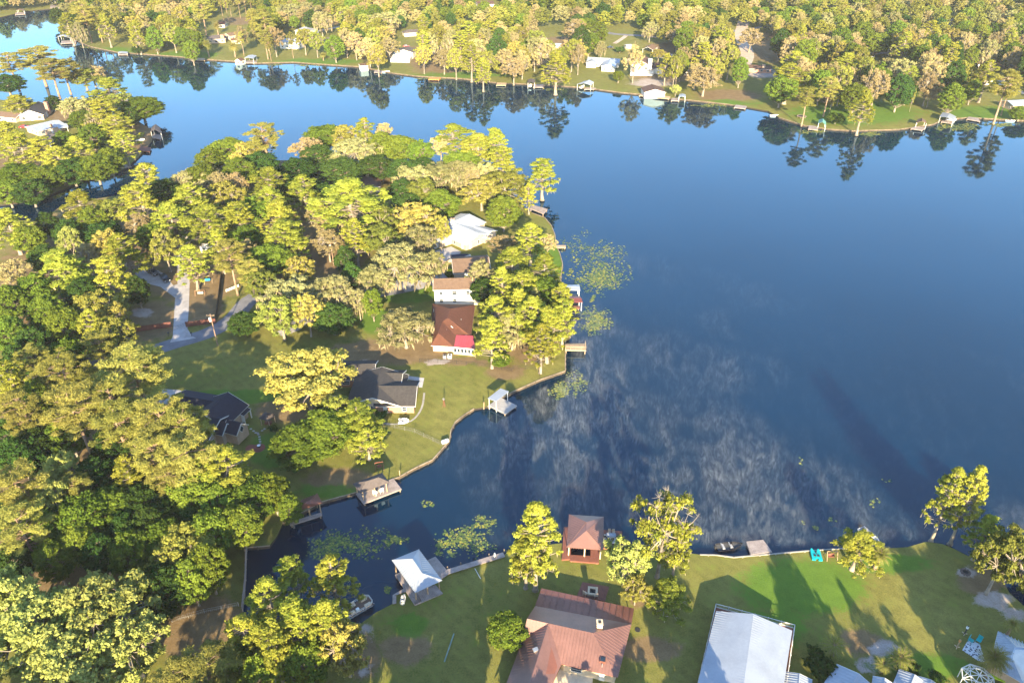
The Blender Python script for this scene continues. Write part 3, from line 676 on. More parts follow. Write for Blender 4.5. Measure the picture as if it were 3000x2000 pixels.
crowns('c,2310,230,110 g,2290,260,90 c,2330,190,90 c,2480,195,95 p,2365,285,60 p,2430,258,60 g,2505,285,90 c,2530,310,70 g,2450,345,50,6 m,2640,205,80 m,2600,195,50 d,2660,265,55 t,2720,250,70 g,2790,285,68 c,2785,165,60 g,2850,262,45 p,2950,245,80 g,2890,155,90 t,2330,130,90 t,2400,130,100 t,2470,115,80 g,2570,125,80 o,2790,110,70 o,2700,150,70 o,2380,240,60 g,2990,330,60,8 o,2870,230,40 t,2200,110,80', 'trees round the far right lawn', 1.3)
bases('D,613,168,11,4.2 D,690,168,10,4.4 D,640,103,9,3.4 D,948,178,5,3 D,893,95,8,3', 'date palms on the far shore')
bases('p,860,172,17,2.6 p,795,180,15,3 p,2932,339,19,5 b,2664,328,14,1.2 b,2430,330,10,2.5 p,715,165,16,2 p,705,55,22,2.5 p,655,60,22,2.5 p,670,65,21,2.5 p,680,60,22,2.5 p,722,45,22,2.5 p,740,50,21,2.5 g,2783,322,8,3 t,2714,316,12,5', 'slender trees on the far shore')
# woods beyond the far shore
CLEAR = [(660, 110, 85, 55), (700, 55, 75, 22), (870, 135, 75, 45), (950, 80, 40, 20), (975, 140, 50, 40), (1190, 165, 65, 50), (1210, 118, 60, 34), (1345, 105, 70, 26), (1420, 30, 50, 30), (1620, 145, 80, 55), (1770, 205, 75, 50), (1830, 125, 80, 45), (1910, 195, 95, 60), (2200, 180, 75, 90), (2240, 250, 60, 70), (2560, 190, 70, 40), (2600, 250, 90, 50), (2880, 255, 85, 40), (2395, 240, 50, 30), (2960, 290, 60, 50), (1600, 60, 20, 30), (2780, 90, 20, 45), (435, 20, 24, 14), (2160, 120, 40, 40), (2780, 260, 40, 30)]
rf = random.Random(3); woods = []
shore = sorted(FARS)
def shore_y(px):
    for (a, b), (c, d) in zip(shore[:-1], shore[1:]):
        if a <= px <= c: return b + (d - b) * (px - a) / (c - a)
    return 60 if px < 169 else 380
mixk = ['t', 'o', 't', 'c', 'g', 'o', 'm', 't', 'o', 'g', 'p', 'c', 'o', 'd']
cells = {}
for e in TREES:
    x, y = e['o'].location.x, e['o'].location.y
    cells.setdefault((int(x // 12), int(y // 12)), []).append((x, y, e['r']))
tries = 0
for tries in range(26000):
    y = 300 + (1150 - 300) * rf.random() ** 0.8; x = rf.uniform(-1, 1) * (y * 0.82 + 60)
    if not inside(FARP, x, y): continue
    px, py = PX((x, y, GZ))
    if not (-140 < px < 3140): continue
    if py > shore_y(px) - (42 if px > 2000 else 26 if px > 1050 else 12): continue
    if any(((px - a) / c) ** 2 + ((py - b) / d) ** 2 < 1 for a, b, c, d in CLEAR): continue
    r = rf.uniform(5.0, 8.8); ok = True
    for i in (-1, 0, 1):
        for j in (-1, 0, 1):
            for q in cells.get((int(x // 12) + i, int(y // 12) + j), ()):
                if (q[0] - x) ** 2 + (q[1] - y) ** 2 < (0.62 * (q[2] + r)) ** 2: ok = False
    if not ok: continue
    cells.setdefault((int(x // 12), int(y // 12)), []).append((x, y, r)); woods.append((y, x, r, px, py))
woods.sort()
nearw = [w for w in woods if w[3] > -60 and w[3] < 3060][:150]
ids = set(id(w) for w in nearw)
for w in nearw:
    k = mixk[rf.randrange(len(mixk))]
    if w[3] > 1600 and k in 'p' : k = 't'
    h = w[2] * 1.3 + rf.uniform(10, 14) if k != 'p' else rf.uniform(18, 22)
    put_tree(ABBR[k], w[1], w[0], h, w[2] if k != 'p' else w[2] * .6, group='%ss in the woods beyond the far shore' % DESC[ABBR[k]], label='%s crowded in the woods beyond the far shore' % DESC[ABBR[k]])
# the far wood, one mass: trees instanced on a cloud of points
far_pts = [w for w in woods if id(w) not in ids]
def gn_wood(pts_all):
    kinds = ['budding', 'oak', 'cypress', 'maple', 'moss_oak', 'oak', 'budding', 'laurel', 'pine']
    me = bpy.data.meshes.new('far_woods'); me.from_pydata([(w[1], w[0], GZ) for w in pts_all], [], [])
    a = me.attributes.new('size', 'FLOAT', 'POINT'); a.data.foreach_set('value', [w[2] / 6.5 for w in pts_all])
    b = me.attributes.new('pick', 'INT', 'POINT'); b.data.foreach_set('value', [rf.randrange(len(kinds)) for _ in pts_all])
    o = mesh_link('far_woods', me); tag(o, 'mass of mixed green and tan trees filling the land beyond the far houses', 'woods', kind='stuff')
    src = bpy.data.collections.new('wood_sources')
    for i, k in enumerate(kinds):
        pr = PROTO[k][i % len(PROTO[k])]
        nv = len(pr['crown'].vertices); tv = len(pr['trunk'].vertices)
        co = np.zeros(nv * 3, np.float32); pr['crown'].vertices.foreach_get('co', co); co = co.reshape(-1, 4, 3)
        keep = co[::2].reshape(-1, 3); 
        ctr = keep.reshape(-1, 4, 3).mean(1, keepdims=True); keep = ((keep.reshape(-1, 4, 3) - ctr) * 1.35 + ctr)
        s = np.array([6.0 / pr['R'], 6.0 / pr['R'], (14.0 if k not in ('pine',) else 19) / pr['h']], np.float32) if k != 'pine' else np.array([.8, .8, .9], np.float32)
        cm = quad_mesh('wood_' + k, keep.reshape(-1, 3) * s, pr['crown'].materials[0])
        so = bpy.data.objects.new('wood_%d_%s' % (i, k), cm); src.objects.link(so)
    ng = bpy.data.node_groups.new('scatter_woods', 'GeometryNodeTree')
    ng.interface.new_socket('Geometry', in_out='INPUT', socket_type='NodeSocketGeometry')
    ng.interface.new_socket('Geometry', in_out='OUTPUT', socket_type='NodeSocketGeometry')
    n = ng.nodes; l = ng.links
    gi = n.new('NodeGroupInput'); go = n.new('NodeGroupOutput'); ip = n.new('GeometryNodeInstanceOnPoints')
    ci = n.new('GeometryNodeCollectionInfo'); ci.inputs['Collection'].default_value = src
    ci.inputs['Separate Children'].default_value = True; ci.inputs['Reset Children'].default_value = True
    na = n.new('GeometryNodeInputNamedAttribute'); na.data_type = 'FLOAT'; na.inputs['Name'].default_value = 'size'
    nb = n.new('GeometryNodeInputNamedAttribute'); nb.data_type = 'INT'; nb.inputs['Name'].default_value = 'pick'
    rv = n.new('FunctionNodeRandomValue'); rv.data_type = 'FLOAT_VECTOR'; rv.inputs['Max'].default_value = (0, 0, 6.28)
    mp = n.new('GeometryNodeMeshToPoints')
    l.new(gi.outputs[0], mp.inputs[0]); l.new(mp.outputs[0], ip.inputs['Points'])
    l.new(ci.outputs[0], ip.inputs['Instance']); ip.inputs['Pick Instance'].default_value = True
    l.new([s for s in nb.outputs if s.enabled and s.name == 'Attribute'][0], ip.inputs['Instance Index'])
    l.new([s for s in na.outputs if s.enabled and s.name == 'Attribute'][0], ip.inputs['Scale'])
    l.new(rv.outputs[0], ip.inputs['Rotation']); l.new(ip.outputs[0], go.inputs[0])
    md = o.modifiers.new('scatter', 'NODES'); md.node_group = ng
    return o
gn_wood(far_pts)
print('trees', len(TREES), 'woods', len(woods), 'far', len(far_pts))
# trees standing just below the picture that throw the long shade over the near lawns
rs = random.Random(9)
for x, y, h, r, k in [(-66, 58, 19, 7, 'oak'), (-54, 50, 18, 6, 'cypress'), (-44, 60, 19, 6.5, 'oak'), (-33, 54, 19, 6.5, 'maple'), (-23, 60, 19, 6.5, 'oak'), (-13, 55, 19, 6.5, 'laurel'), (-6, 60, 18, 4.5, 'maple'), (4, 58, 12.5, 5, 'maple'), (13, 56, 12, 5, 'oak'), (21, 58, 12, 4.5, 'oak'), (32, 58, 19, 5.5, 'laurel'), (57, 60, 18, 4.5, 'oak'), (56, 50, 19, 4.5, 'laurel'), (63, 44, 16, 2.0, 'pine'), (67, 50, 17, 2.0, 'cypress'), (73, 47, 16, 1.8, 'pine'), (83, 58, 19, 6, 'laurel'), (93, 61, 20, 7, 'maple'), (104, 60, 19, 7, 'oak'), (-80, 60, 18, 7, 'oak'), (-95, 62, 18, 7, 'maple'), (-28, 44, 20, 6, 'laurel'), (-8, 44, 20, 5.5, 'laurel'), (88, 46, 22, 7, 'laurel')]:
    put_tree(k, x, y, h, r, group='trees just in front of the picture', label='tree just in front of the bottom edge of the photo', z=GZ)
# ================================================================ building materials
def shingle(name, col, col2):
    m, nt, n, l = nmat(name); b = n['Principled BSDF']; b.inputs['Roughness'].default_value = 0.9; b.inputs['Specular IOR Level'].default_value = 0.25
    pos = geo(n); t = noise(n, l, 1.2, 6, vec=pos, rough=.75); t2 = noise(n, l, 14, 3, vec=pos)
    a = n.new('ShaderNodeMath'); a.operation = 'MULTIPLY_ADD'; a.inputs[1].default_value = .6; l.new(t2.outputs[0], a.inputs[0]); l.new(t.outputs[0], a.inputs[2])
    r = ramp(n, [(.55, col2), (1.0, col)]); l.new(a.outputs[0], r.inputs[0]); l.new(r.outputs[0], b.inputs['Base Color'])
    MATS[name] = m; return m
SH_BLACK = shingle('black_shingle', (0.060, 0.054, 0.052), (0.028, 0.026, 0.027))
SH_BROWN = shingle('brown_shingle', (0.17, 0.11, 0.075), (0.09, 0.058, 0.04))
SH_RED = shingle('red_brown_shingle', (0.125, 0.050, 0.031), (0.070, 0.028, 0.018))
SH_GREY = shingle('grey_shingle', (0.11, 0.092, 0.088), (0.06, 0.05, 0.05))
SH_NAVY = shingle('navy_shingle', (0.025, 0.027, 0.045), (0.014, 0.015, 0.025))
SH_DARK = shingle('dark_brown_shingle', (0.11, 0.065, 0.05), (0.055, 0.032, 0.026))
MT_WHITE = surf('white_metal', (0.30, 0.33, 0.38), 0.45, 0.12, 0.25, metal=0.15)
MT_BROWN = surf('copper_brown_metal', (0.19, 0.098, 0.082), 0.42, 0.2, 0.3, metal=0.2)
MT_DBROWN = surf('dark_brown_metal', (0.17, 0.065, 0.045), 0.5, 0.25, 0.3)
MT_PINK = surf('pink_metal', (0.36, 0.055, 0.065), 0.45, 0.15, 0.5)
MT_GREY = surf('grey_metal', (0.30, 0.32, 0.36), 0.4, 0.3, 0.3, metal=.2)
MT_BLUE = surf('blue_grey_metal', (0.30, 0.36, 0.44), 0.42, 0.25, 0.3, metal=.2)
MT_GREEN = surf('green_metal', (0.12, 0.30, 0.26), 0.5, 0.2, 0.4)
W_WHITE = surf('white_siding', (0.62, 0.58, 0.50), 0.75, 0.12, 0.5)
W_CREAM = surf('cream_siding', (0.52, 0.42, 0.29), 0.8, 0.15, 0.5)
W_TRIM = surf('white_trim', (0.62, 0.60, 0.56), 0.6, 0.1, 0.8)
W_TAN = surf('tan_siding', (0.45, 0.33, 0.23), 0.8, 0.2, 0.5)
W_GREEN = surf('green_paint', (0.03, 0.13, 0.10), 0.6, 0.2, 0.6)
W_WOOD = plank('weathered_posts', (0.42, 0.30, 0.18), (0.22, 0.15, 0.09))
def brick(name, c1, c2):
    m, nt, n, l = nmat(name); b = n['Principled BSDF']; b.inputs['Roughness'].default_value = .9
    tc = n.new('ShaderNodeTexCoord'); bt = n.new('ShaderNodeTexBrick'); bt.inputs['Scale'].default_value = 2.2
    bt.inputs['Color1'].default_value = (*c1, 1); bt.inputs['Color2'].default_value = (*c2, 1); bt.inputs['Mortar'].default_value = (.45, .4, .36, 1)
    bt.inputs['Mortar Size'].default_value = .012
    mp = n.new('ShaderNodeMapping'); mp.inputs['Rotation'].default_value = (R(90), 0, 0); l.new(tc.outputs['Object'], mp.inputs[0]); l.new(mp.outputs[0], bt.inputs['Vector'])
    t = noise(n, l, 1.0, 4, vec=geo(n)); mx = n.new('ShaderNodeMixRGB'); mx.blend_type = 'MULTIPLY'; mx.inputs[0].default_value = .5
    r = ramp(n, [(.3, (.6, .6, .6)), (.7, (1.2, 1.2, 1.2))]); l.new(t.outputs[0], r.inputs[0]); l.new(bt.outputs[0], mx.inputs[1]); l.new(r.outputs[0], mx.inputs[2])
    l.new(mx.outputs[0], b.inputs['Base Color']); MATS[name] = m; return m
W_BRICK = brick('red_brick', (.34, .15, .09), (.42, .21, .13))
W_BRICKT = brick('tan_brick', (.45, .30, .20), (.52, .37, .26))
GLASS = glassy('window_glass'); DARK = surf('dark_opening', (0.02, 0.018, 0.018), .8)
DK_GREY = plank('grey_deck', (0.36, 0.30, 0.27), (0.17, 0.13, 0.12))
DK_BROWN = plank('brown_deck', (0.24, 0.085, 0.055), (0.13, 0.045, 0.032))
DK_PALE = plank('pale_deck', (0.36, 0.35, 0.35), (0.24, 0.23, 0.23))
DK_TAN = plank('tan_deck', (0.50, 0.36, 0.22), (0.28, 0.19, 0.12))
DK_ORANGE = plank('orange_deck', (0.60, 0.27, 0.07), (0.40, 0.16, 0.04))
STEEL = surf('galvanised_steel', (0.45, 0.46, 0.47), .4, .2, 1, metal=.6)
BLACK = surf('black_rubber', (0.02, 0.02, 0.022), .7); WHITE = surf('white_paint', (.8, .8, .78), .45, .08)
TEAL = surf('teal_plastic', (0.0, .36, .38), .4, .1); LIME = surf('lime_cushion', (.45, .62, .02), .8, .1)
# ---- roofs
def ribs_on(m, pts, gap, mi, w=.05, h=.05):
    gap *= 1.35; w *= 2.0; h *= 1.2
    """standing seams running down the slope of one roof face"""
    pts = [Vector(p) for p in pts]; nrm = Vector((0, 0, 0))
    for i in range(len(pts)): nrm += pts[i].cross(pts[(i + 1) % len(pts)])
    nrm.normalize()
    if nrm.z < 0: nrm = -nrm
    down = Vector((nrm.x, nrm.y, 0))
    if down.length < 1e-3: return
    down = (down - nrm * down.dot(nrm)).normalized(); side = nrm.cross(down).normalized()
    o = pts[0]; uv = [((p - o).dot(side), (p - o).dot(down)) for p in pts]
    u0, u1 = min(q[0] for q in uv), max(q[0] for q in uv); u = u0 + gap * .5
    while u < u1:
        xs = []
        for i in range(len(uv)):
            (a, b), (c, d) = uv[i], uv[(i + 1) % len(uv)]
            if (a > u) != (c > u): xs.append(b + (d - b) * (u - a) / (c - a))
        if len(xs) >= 2:
            a = o + side * u + down * min(xs) + nrm * h * .45; b = o + side * u + down * max(xs) + nrm * h * .45
            m.beam(a, b, w, h, mi, up=nrm)
        u += gap
def walls(parent, poly, z1, mat, z0=GZ, top=None, name='wall'):
    m = MB(); m.prism([(p[0], p[1]) for p in poly], z0, z1); return m.build(name, mat, parent)
def inset(poly, d):
    c = Vector((sum(p[0] for p in poly) / len(poly), sum(p[1] for p in poly) / len(poly)))
    out = []
    for p in poly:
        v = Vector((p[0], p[1])) - c; L = v.length; out.append(tuple(c + v * ((L - d * 1.3) / L)))
    return out
def window(parent, c, d, n, w, h, frame=None, glass=None, sub=True, bars=1):
    c, d, n = Vector(c), Vector(d).normalized(), Vector(n).normalized(); frame = frame or W_TRIM
    m = MB(); t = .09; up = Vector((0, 0, 1)); q = c + n * .03
    for s in (-1, 1):
        m.beam(q + d * s * w / 2 - up * h / 2, q + d * s * w / 2 + up * h / 2, t, .1, 0, up=n)
        m.beam(q - d * w / 2 + up * s * h / 2, q + d * w / 2 + up * s * h / 2, .1, t, 0)
    if bars: m.beam(q - d * w / 2, q + d * w / 2, .06, .05, 0)
    g = MB(); o = c + n * .02
    g.poly([o - d * w / 2 - up * h / 2, o + d * w / 2 - up * h / 2, o + d * w / 2 + up * h / 2, o - d * w / 2 + up * h / 2])
    if sub:
        f = m.build('window', frame, parent); g.build('pane', glass or GLASS, f)
    else:
        k = len(m.v); m.v += g.v; m.f.append(tuple(k + i for i in range(4))); m.m.append(1); m.build('window', [frame, glass or GLASS], parent)
def door(parent, c, d, n, w, h, mat=None, handle=True):
    c, d, n = Vector(c), Vector(d).normalized(), Vector(n).normalized(); up = Vector((0, 0, 1))
    m = MB(); m.beam(c - up * h / 2 + n * .03, c + up * h / 2 + n * .03, w, .07, 0, up=n)
    o = m.build('door', mat or W_TRIM, parent); return o
rw = random.Random(21)
def face_openings(parent, a, b, z0, z1, far, wins='auto', storeys=1, doorp=.5, frame=None):
    """windows and a door along the wall from a to b"""
    a, b = Vector((a[0], a[1], 0)), Vector((b[0], b[1], 0)); L = (b - a).length; d = (b - a).normalized(); n = Vector((d.y, -d.x, 0))
    mid = (a + b) / 2; tocam = Vector((0, 0, CAM_H)) - mid
    if n.dot(tocam) < 0.15 * tocam.length: return
    k = max(1, int(L / 3.6)); dd = rw.randrange(k) if rw.random() < doorp else -1
    for s in range(storeys):
        zs = z0 + s * 2.7; hh = min(2.6, z1 - zs)
        for i in range(k):
            c = a.lerp(b, (i + .5) / k)
            if i == dd and s == 0: door(parent, (c.x, c.y, zs + 1.05), d, n, 1.0 if k > 1 else .9, 2.1)
            else: window(parent, (c.x, c.y, zs + hh * .55), d, n, rw.choice((1.1, 1.5, 1.9)) if L / k > 2.6 else .9, min(1.25, hh * .5), frame, sub=not far)
def wing(parent, A, B, w, ze, zr, kind='gable', roof=SH_GREY, wall=W_WHITE, ext=None, over=.5, rib=0, far=False, storeys=1, z0=GZ, open_=False, trim=W_TRIM, wins=True, w2=None):
    """a roofed block; A,B = ridge ends as (px,py) at height zr; w = half width of the roof"""
    a = P(A[0], A[1], zr + z0 - GZ) if not isinstance(A, Vector) else A; b = P(B[0], B[1], zr + z0 - GZ) if not isinstance(B, Vector) else B
    d = (b - a); d.z = 0; d.normalize(); n = Vector((-d.y, d.x, 0)); ext = w * .8 if ext is None else ext
    w2 = w if w2 is None else w2
    e0 = a - d * (ext if kind == 'hip' else 0); e1 = b + d * (ext if kind == 'hip' else 0)
    E = [e0 - n * w2, e1 - n * w2, e1 + n * w, e0 + n * w]
    for p in E: p.z = ze + z0 - GZ
    F = [[E[0], E[1], b, a], [E[2], E[3], a, b]]
    if kind == 'hip': F += [[E[1], E[2], b], [E[3], E[0], a]]
    m = MB()
    for f in F:
        m.sheet(f, .15, 0, 1)
        if rib: ribs_on(m, f, rib, 0)
    if kind == 'gable' and not far:
        for e, q in ((e0, -1), (e1, 1)):
            for s, ww in ((-1, w2), (1, w)):
                p = e + n * s * ww; p = Vector((p.x, p.y, ze + z0 - GZ)); m.beam(p + d * q * .03 - Vector((0, 0, .12)), Vector((e.x, e.y, zr + z0 - GZ - .12)) + d * q * .03, .08, .24, 1)
    m.tube([a + Vector((0, 0, .03)), b + Vector((0, 0, .03))], .09, 5, 0)
    m.build('roof', [roof, trim], parent)
    i0 = e0 + d * over; i1 = e1 - d * over; io = over * .9
    W = [i0 - n * (w2 - io), i1 - n * (w2 - io), i1 + n * (w - io), i0 + n * (w - io)]
    if open_:
        for p in W:
            q = MB(); q.box((p.x, p.y, (z0 + ze + z0 - GZ) / 2), (.22, .22, ze - GZ), math.atan2(d.y, d.x)); q.build('post', W_TRIM, parent)
    else:
        q = MB(); zt = ze + z0 - GZ - .16 + (zr - ze) / w * io
        q.prism([(p.x, p.y) for p in W], z0 - .1, zt)
        if kind == 'gable':
            for e, dd in ((i0, 1), (i1, -1)):
                zz = zr + z0 - GZ - .2
                pa, pb = e - n * (w2 - io), e + n * (w - io)
                tri = [Vector((pa.x, pa.y, zt)), Vector((pb.x, pb.y, zt)), Vector((e.x, e.y, zz))]
                k = len(q.v); q.v += [tuple(p) for p in tri] + [tuple(p + d * dd * .15) for p in tri]
                for f in ((0, 1, 2), (5, 4, 3), (0, 3, 4, 1), (1, 4, 5, 2), (2, 5, 3, 0)): q.f.append(tuple(k + i for i in f)); q.m.append(0)
        q.build('wall', wall, parent)
        if wins:
            for i in range(4): face_openings(parent, W[i], W[(i + 1) % 4], z0, ze + z0 - GZ, far, storeys=storeys)
    return W, d, n
def chimney(parent, px, py, z, h, w=.9, mat=W_BRICK):
    p = P(px, py, z); m = MB(); m.box((p.x, p.y, z - h / 2), (w, w, h)); m.box((p.x, p.y, z + .05), (w + .16, w + .16, .1)); m.box((p.x, p.y, z + .12), (w * .5, w * .5, .12), 0, 1)
    m.build('chimney', [mat, BLACK], parent)
def house(label, at, cat='house', group=None):
    return thing('house' if cat == 'house' else cat.replace(' ', '_'), P(*at), label, cat, group)
def posts(parent, pts, z0, z1, mat=W_WOOD, w=.22, name='post'):
    for p in pts:
        m = MB(); m.box((p[0], p[1], (z0 + z1) / 2), (w, w, z1 - z0)); m.build(name, mat, parent)
def planks(m, c0, c1, c2, c3, z, mi=0, th=.12, pitch=.3):
    """boards laid across the quad c0-c1 (length) , c3-c2"""
    c0, c1, c2, c3 = [Vector((p[0], p[1], z)) for p in (c0, c1, c2, c3)]
    L = max((c1 - c0).length, .1); k = max(2, int(L / pitch))
    for i in range(k):
        t0, t1 = (i + .04) / k, (i + .96) / k
        q = [c0.lerp(c1, t0), c0.lerp(c1, t1), c3.lerp(c2, t1), c3.lerp(c2, t0)]
        m.prism([(p.x, p.y) for p in q], z - th + (i % 2) * .002, z + (i * 7 % 3) * .004, mi)
def dock(parent, q, z=.85, mat=DK_GREY, pile=True, name='deck', pitch=.3):
    pts = [P(a, b, z) for a, b in q]; m = MB(); planks(m, *pts, z, 0, pitch=pitch)
    for i in range(4): a, b = pts[i], pts[(i + 1) % 4]; m.beam(Vector((a.x, a.y, z - .22)), Vector((b.x, b.y, z - .22)), .1, .2)
    m.build(name, mat, parent)
    if pile: posts(parent, inset([(p.x, p.y) for p in pts], .25), -1.3, z - .1, W_WOOD, .22, 'piling')
def solo_dock(label, q, z=.85, mat=DK_GREY, group=None, rail=False, pitch=.3):
    r = thing('dock', P(*q[0], 0), label, 'dock', group); dock(r, q, z, mat, pitch=pitch)
    if rail:
        pts = [P(a, b, z) for a, b in q]; m = MB()
        for i in (1, 2):
            a, b = pts[i], pts[(i + 1) % 4]; m.beam(a + Vector((0, 0, 1)), b + Vector((0, 0, 1)), .1, .1)
            for k in range(5): p = a.lerp(b, k / 4); m.beam(p, p + Vector((0, 0, 1)), .09)
        m.build('railing', mat, r)
    return r
def roof_faces(parent, faces, mats, rib=0, name='roof', th=.14, skip=()):
    m = MB(); W = []
    for i, f in enumerate(faces):
        pts = [P(*p) for p in f]; m.sheet(pts, th, 0, 1 if len(mats) > 1 else 0)
        if rib and i not in skip: ribs_on(m, pts, rib, 0)
    m.build(name, mats, parent)
def hip4(parent, C, r0, r1, ze, zr, mats, rib=0, posts_at=True, z0=0.0, flat=False, pm=W_WOOD):
    """hip roof on posts: C four eave corners in order with r0 near edge C3-C0 side, r1 near C1-C2"""
    c = [P(x, y, ze) for x, y in C]; a, b = P(*r0, zr), P(*r1, zr)
    F = [[c[0], c[1], b, a], [c[1], c[2], b], [c[2], c[3], a, b], [c[3], c[0], a]]
    m = MB()
    for f in F:
        m.sheet(f, .12, 0, 0)
        if rib: ribs_on(m, f, rib, 0, .05, .05)
    m.tube([a, b], .08, 5)
    for q, e in ((c[0], a), (c[1], b), (c[2], b), (c[3], a)): m.tube([q + Vector((0, 0, .04)), e + Vector((0, 0, .04))], .06, 4)
    m.build('roof', mats, parent)
    ins = inset([(p.x, p.y) for p in c], .55)
    if posts_at:
        ex = [((ins[i][0] + ins[(i + 1) % 4][0]) / 2, (ins[i][1] + ins[(i + 1) % 4][1]) / 2) for i in (0, 2)]
        posts(parent, ins + ex, z0, ze - .05, pm)
    return ins
# ================================================================ near houses
# bottom centre: brown standing-seam roof
H = house('long brown metal-roofed house beside the round evergreen at the bottom of the photo', (1690, 1900))
zt = 6.0
roof_faces(H, [[(1586, 1722, 2.9), (1858, 1781, 2.9), (1850, 1827, 3.5), (1568, 1774, 3.5)]], [MT_DBROWN, MT_DBROWN], .9, 'porch_roof')
roof_faces(H, [[(1568, 1774, 3.6), (1850, 1827, 3.6), (1737, 1853, zt), (1544, 1811, zt)],
               [(1850, 1827, 3.6), (1810, 1983, 3.3), (1737, 1853, zt)],
               [(1607, 1825, zt), (1737, 1853, zt), (1810, 1983, 3.3), (1645, 1944, 3.3)],
               [(1544, 1811, zt), (1607, 1825, zt), (1532, 1868, 3.4)],
               [(1607, 1825, zt), (1551, 2000, zt + .1), (1530, 2080, zt + .1), (1455, 2080, 3.2), (1484, 2000, 3.2), (1532, 1868, 3.4)],
               [(1607, 1825, zt), (1645, 1944, 3.3), (1626, 1985, 3.3), (1590, 2080, 3.3), (1530, 2080, zt + .1), (1551, 2000, zt + .1)]], [MT_BROWN, MT_DBROWN], .42)
w_ = [P(1574, 1782, 3.3), P(1843, 1832, 3.3), P(1803, 1972, 3.3), P(1652, 1938, 3.3)]
walls(H, w_, 3.3, W_CREAM); face_openings(H, w_[3], w_[2], GZ, 3.2, False)
w_ = [P(1546, 1872, 3.3), P(1640, 1900, 3.3), P(1600, 2060, 3.3), P(1470, 2060, 3.3)]
walls(H, w_, 3.2, W_CREAM)
posts(H, [P(1592, 1730, 2.8), P(1680, 1750, 2.8), P(1765, 1768, 2.8), P(1850, 1786, 2.8)], GZ, 2.85, W_TRIM, .18)
chimney(H, 1757, 1822, 6.3, 2.2, 1.0, W_CREAM)
m = MB(); p = P(1569, 1905, 5.4); m.tube([p - Vector((0, 0, .5)), p + Vector((0, 0, .25))], .16, 8); m.box((p.x, p.y, p.z + .3), (.9, .7, .25), .4); m.build('roof_vent', STEEL, H)
m = MB(); p = P(1766, 1932, 4.4); m.box(tuple(p), (1.0, 1.0, .45), -.22); m.box((p.x, p.y, p.z + .24), (.8, .8, .06), -.22, 1); m.build('skylight', [MT_DBROWN, GLASS], H)
m = MB(); p = P(1764, 1950, 4.0); m.tube([p - Vector((0, 0, .4)), p + Vector((0, 0, .6))], .07, 6); m.build('vent_pipe', STEEL, H)
# bottom right: long white ribbed roof inside a white railed deck
H = house('long white ribbed-metal-roofed house ringed by a white railed deck', (2200, 1900))
roof_faces(H, [[(2098, 1789, 3.6), (2207, 1797, 4.8), (2168, 2090, 4.8), (2022, 2090, 3.6)], [(2207, 1797, 4.8), (2321, 1846, 3.6), (2283, 2090, 3.6), (2168, 2090, 4.8)]], [MT_WHITE, W_TRIM], .38)
w_ = [P(2112, 1803, 3.4), P(2305, 1850, 3.4), P(2270, 2085, 3.4), P(2040, 2085, 3.4)]
walls(H, w_, 3.45, W_TAN)
dk_ = [P(2096, 1778, 1.5), P(2326, 1840, 1.5), P(2290, 2090, 1.5), P(2024, 2090, 1.5)]
m = MB(); m.prism([(p.x, p.y) for p in dk_], .5, 1.5); m.build('deck', DK_BROWN, H)
m = MB()
for i in (3, 0, 1):
    a, b = dk_[i], dk_[(i + 1) % 4]; L = (b - a).length; k = int(L / 2.2)
    for zz in (1.0, .15): m.beam(a + Vector((0, 0, zz)), b + Vector((0, 0, zz)), .1, .08)
    for j in range(k + 1): q = a.lerp(b, j / k); m.beam(q, q + Vector((0, 0, 1.12)), .14)
    for j in range(int(L / .22)): q = a.lerp(b, j * .22 / L); m.beam(q + Vector((0, 0, .1)), q + Vector((0, 0, 1)), .035)
m.build('railing', W_TRIM, H)
# sheds and roofs at the bottom edge
H = house('small white ribbed-roof shed touching the white railed deck', (2340, 1995), 'shed'); wing(H, (2342, 1972), (2338, 2030), 2.2, 2.4, 3.0, 'gable', MT_WHITE, W_WHITE, rib=.35, over=.2)
H = house('pale blue-white gabled metal roof shed between the palms and the bottom edge', (2510, 1995), 'shed'); wing(H, (2516, 1972), (2472, 2040), 3.6, 2.6, 3.6, 'gable', MT_WHITE, W_WHITE, over=.25, rib=.5)
H = house('row of three small white-roofed bays right of the low palm', (2640, 1998), 'shed')
wing(H, (2592, 1985), (2585, 2040), 1.7, 2.6, 3.2, 'gable', MT_WHITE, W_WHITE, over=.2, rib=.4); wing(H, (2680, 1975), (2655, 2040), 2.4, 2.6, 3.2, 'gable', MT_WHITE, W_WHITE, over=.2, rib=.4); wing(H, (2727, 1990), (2715, 2040), 1.8, 2.6, 3.1, 'gable', MT_WHITE, W_WHITE, over=.2, rib=.4)
H = house('blue-white hip-roofed house behind the leaning palm in the bottom right corner', (2970, 1940))
roof_faces(H, [[(2924, 1847, 3.2), (3060, 1915, 3.2), (3010, 1897, 5.0), (2973, 1894, 5.0)], [(2924, 1847, 3.2), (2973, 1894, 5.0), (2962, 1922, 5.0), (2900, 1945, 3.2)], [(2900, 1945, 3.2), (2962, 1922, 5.0), (2996, 2000, 3.2)], [(2996, 2000, 3.2), (2962, 1922, 5.0), (2973, 1894, 5.0), (3010, 1897, 5.0), (3080, 1990, 3.2), (3060, 2040, 3.2)]], [MT_BLUE, W_TRIM], .4)
w_ = [P(2930, 1858, 3.2), P(3050, 1915, 3.2), P(3050, 2020, 3.2), P(2990, 1990, 3.2), P(2912, 1948, 3.2)]; walls(H, w_, 3.15, W_TAN)
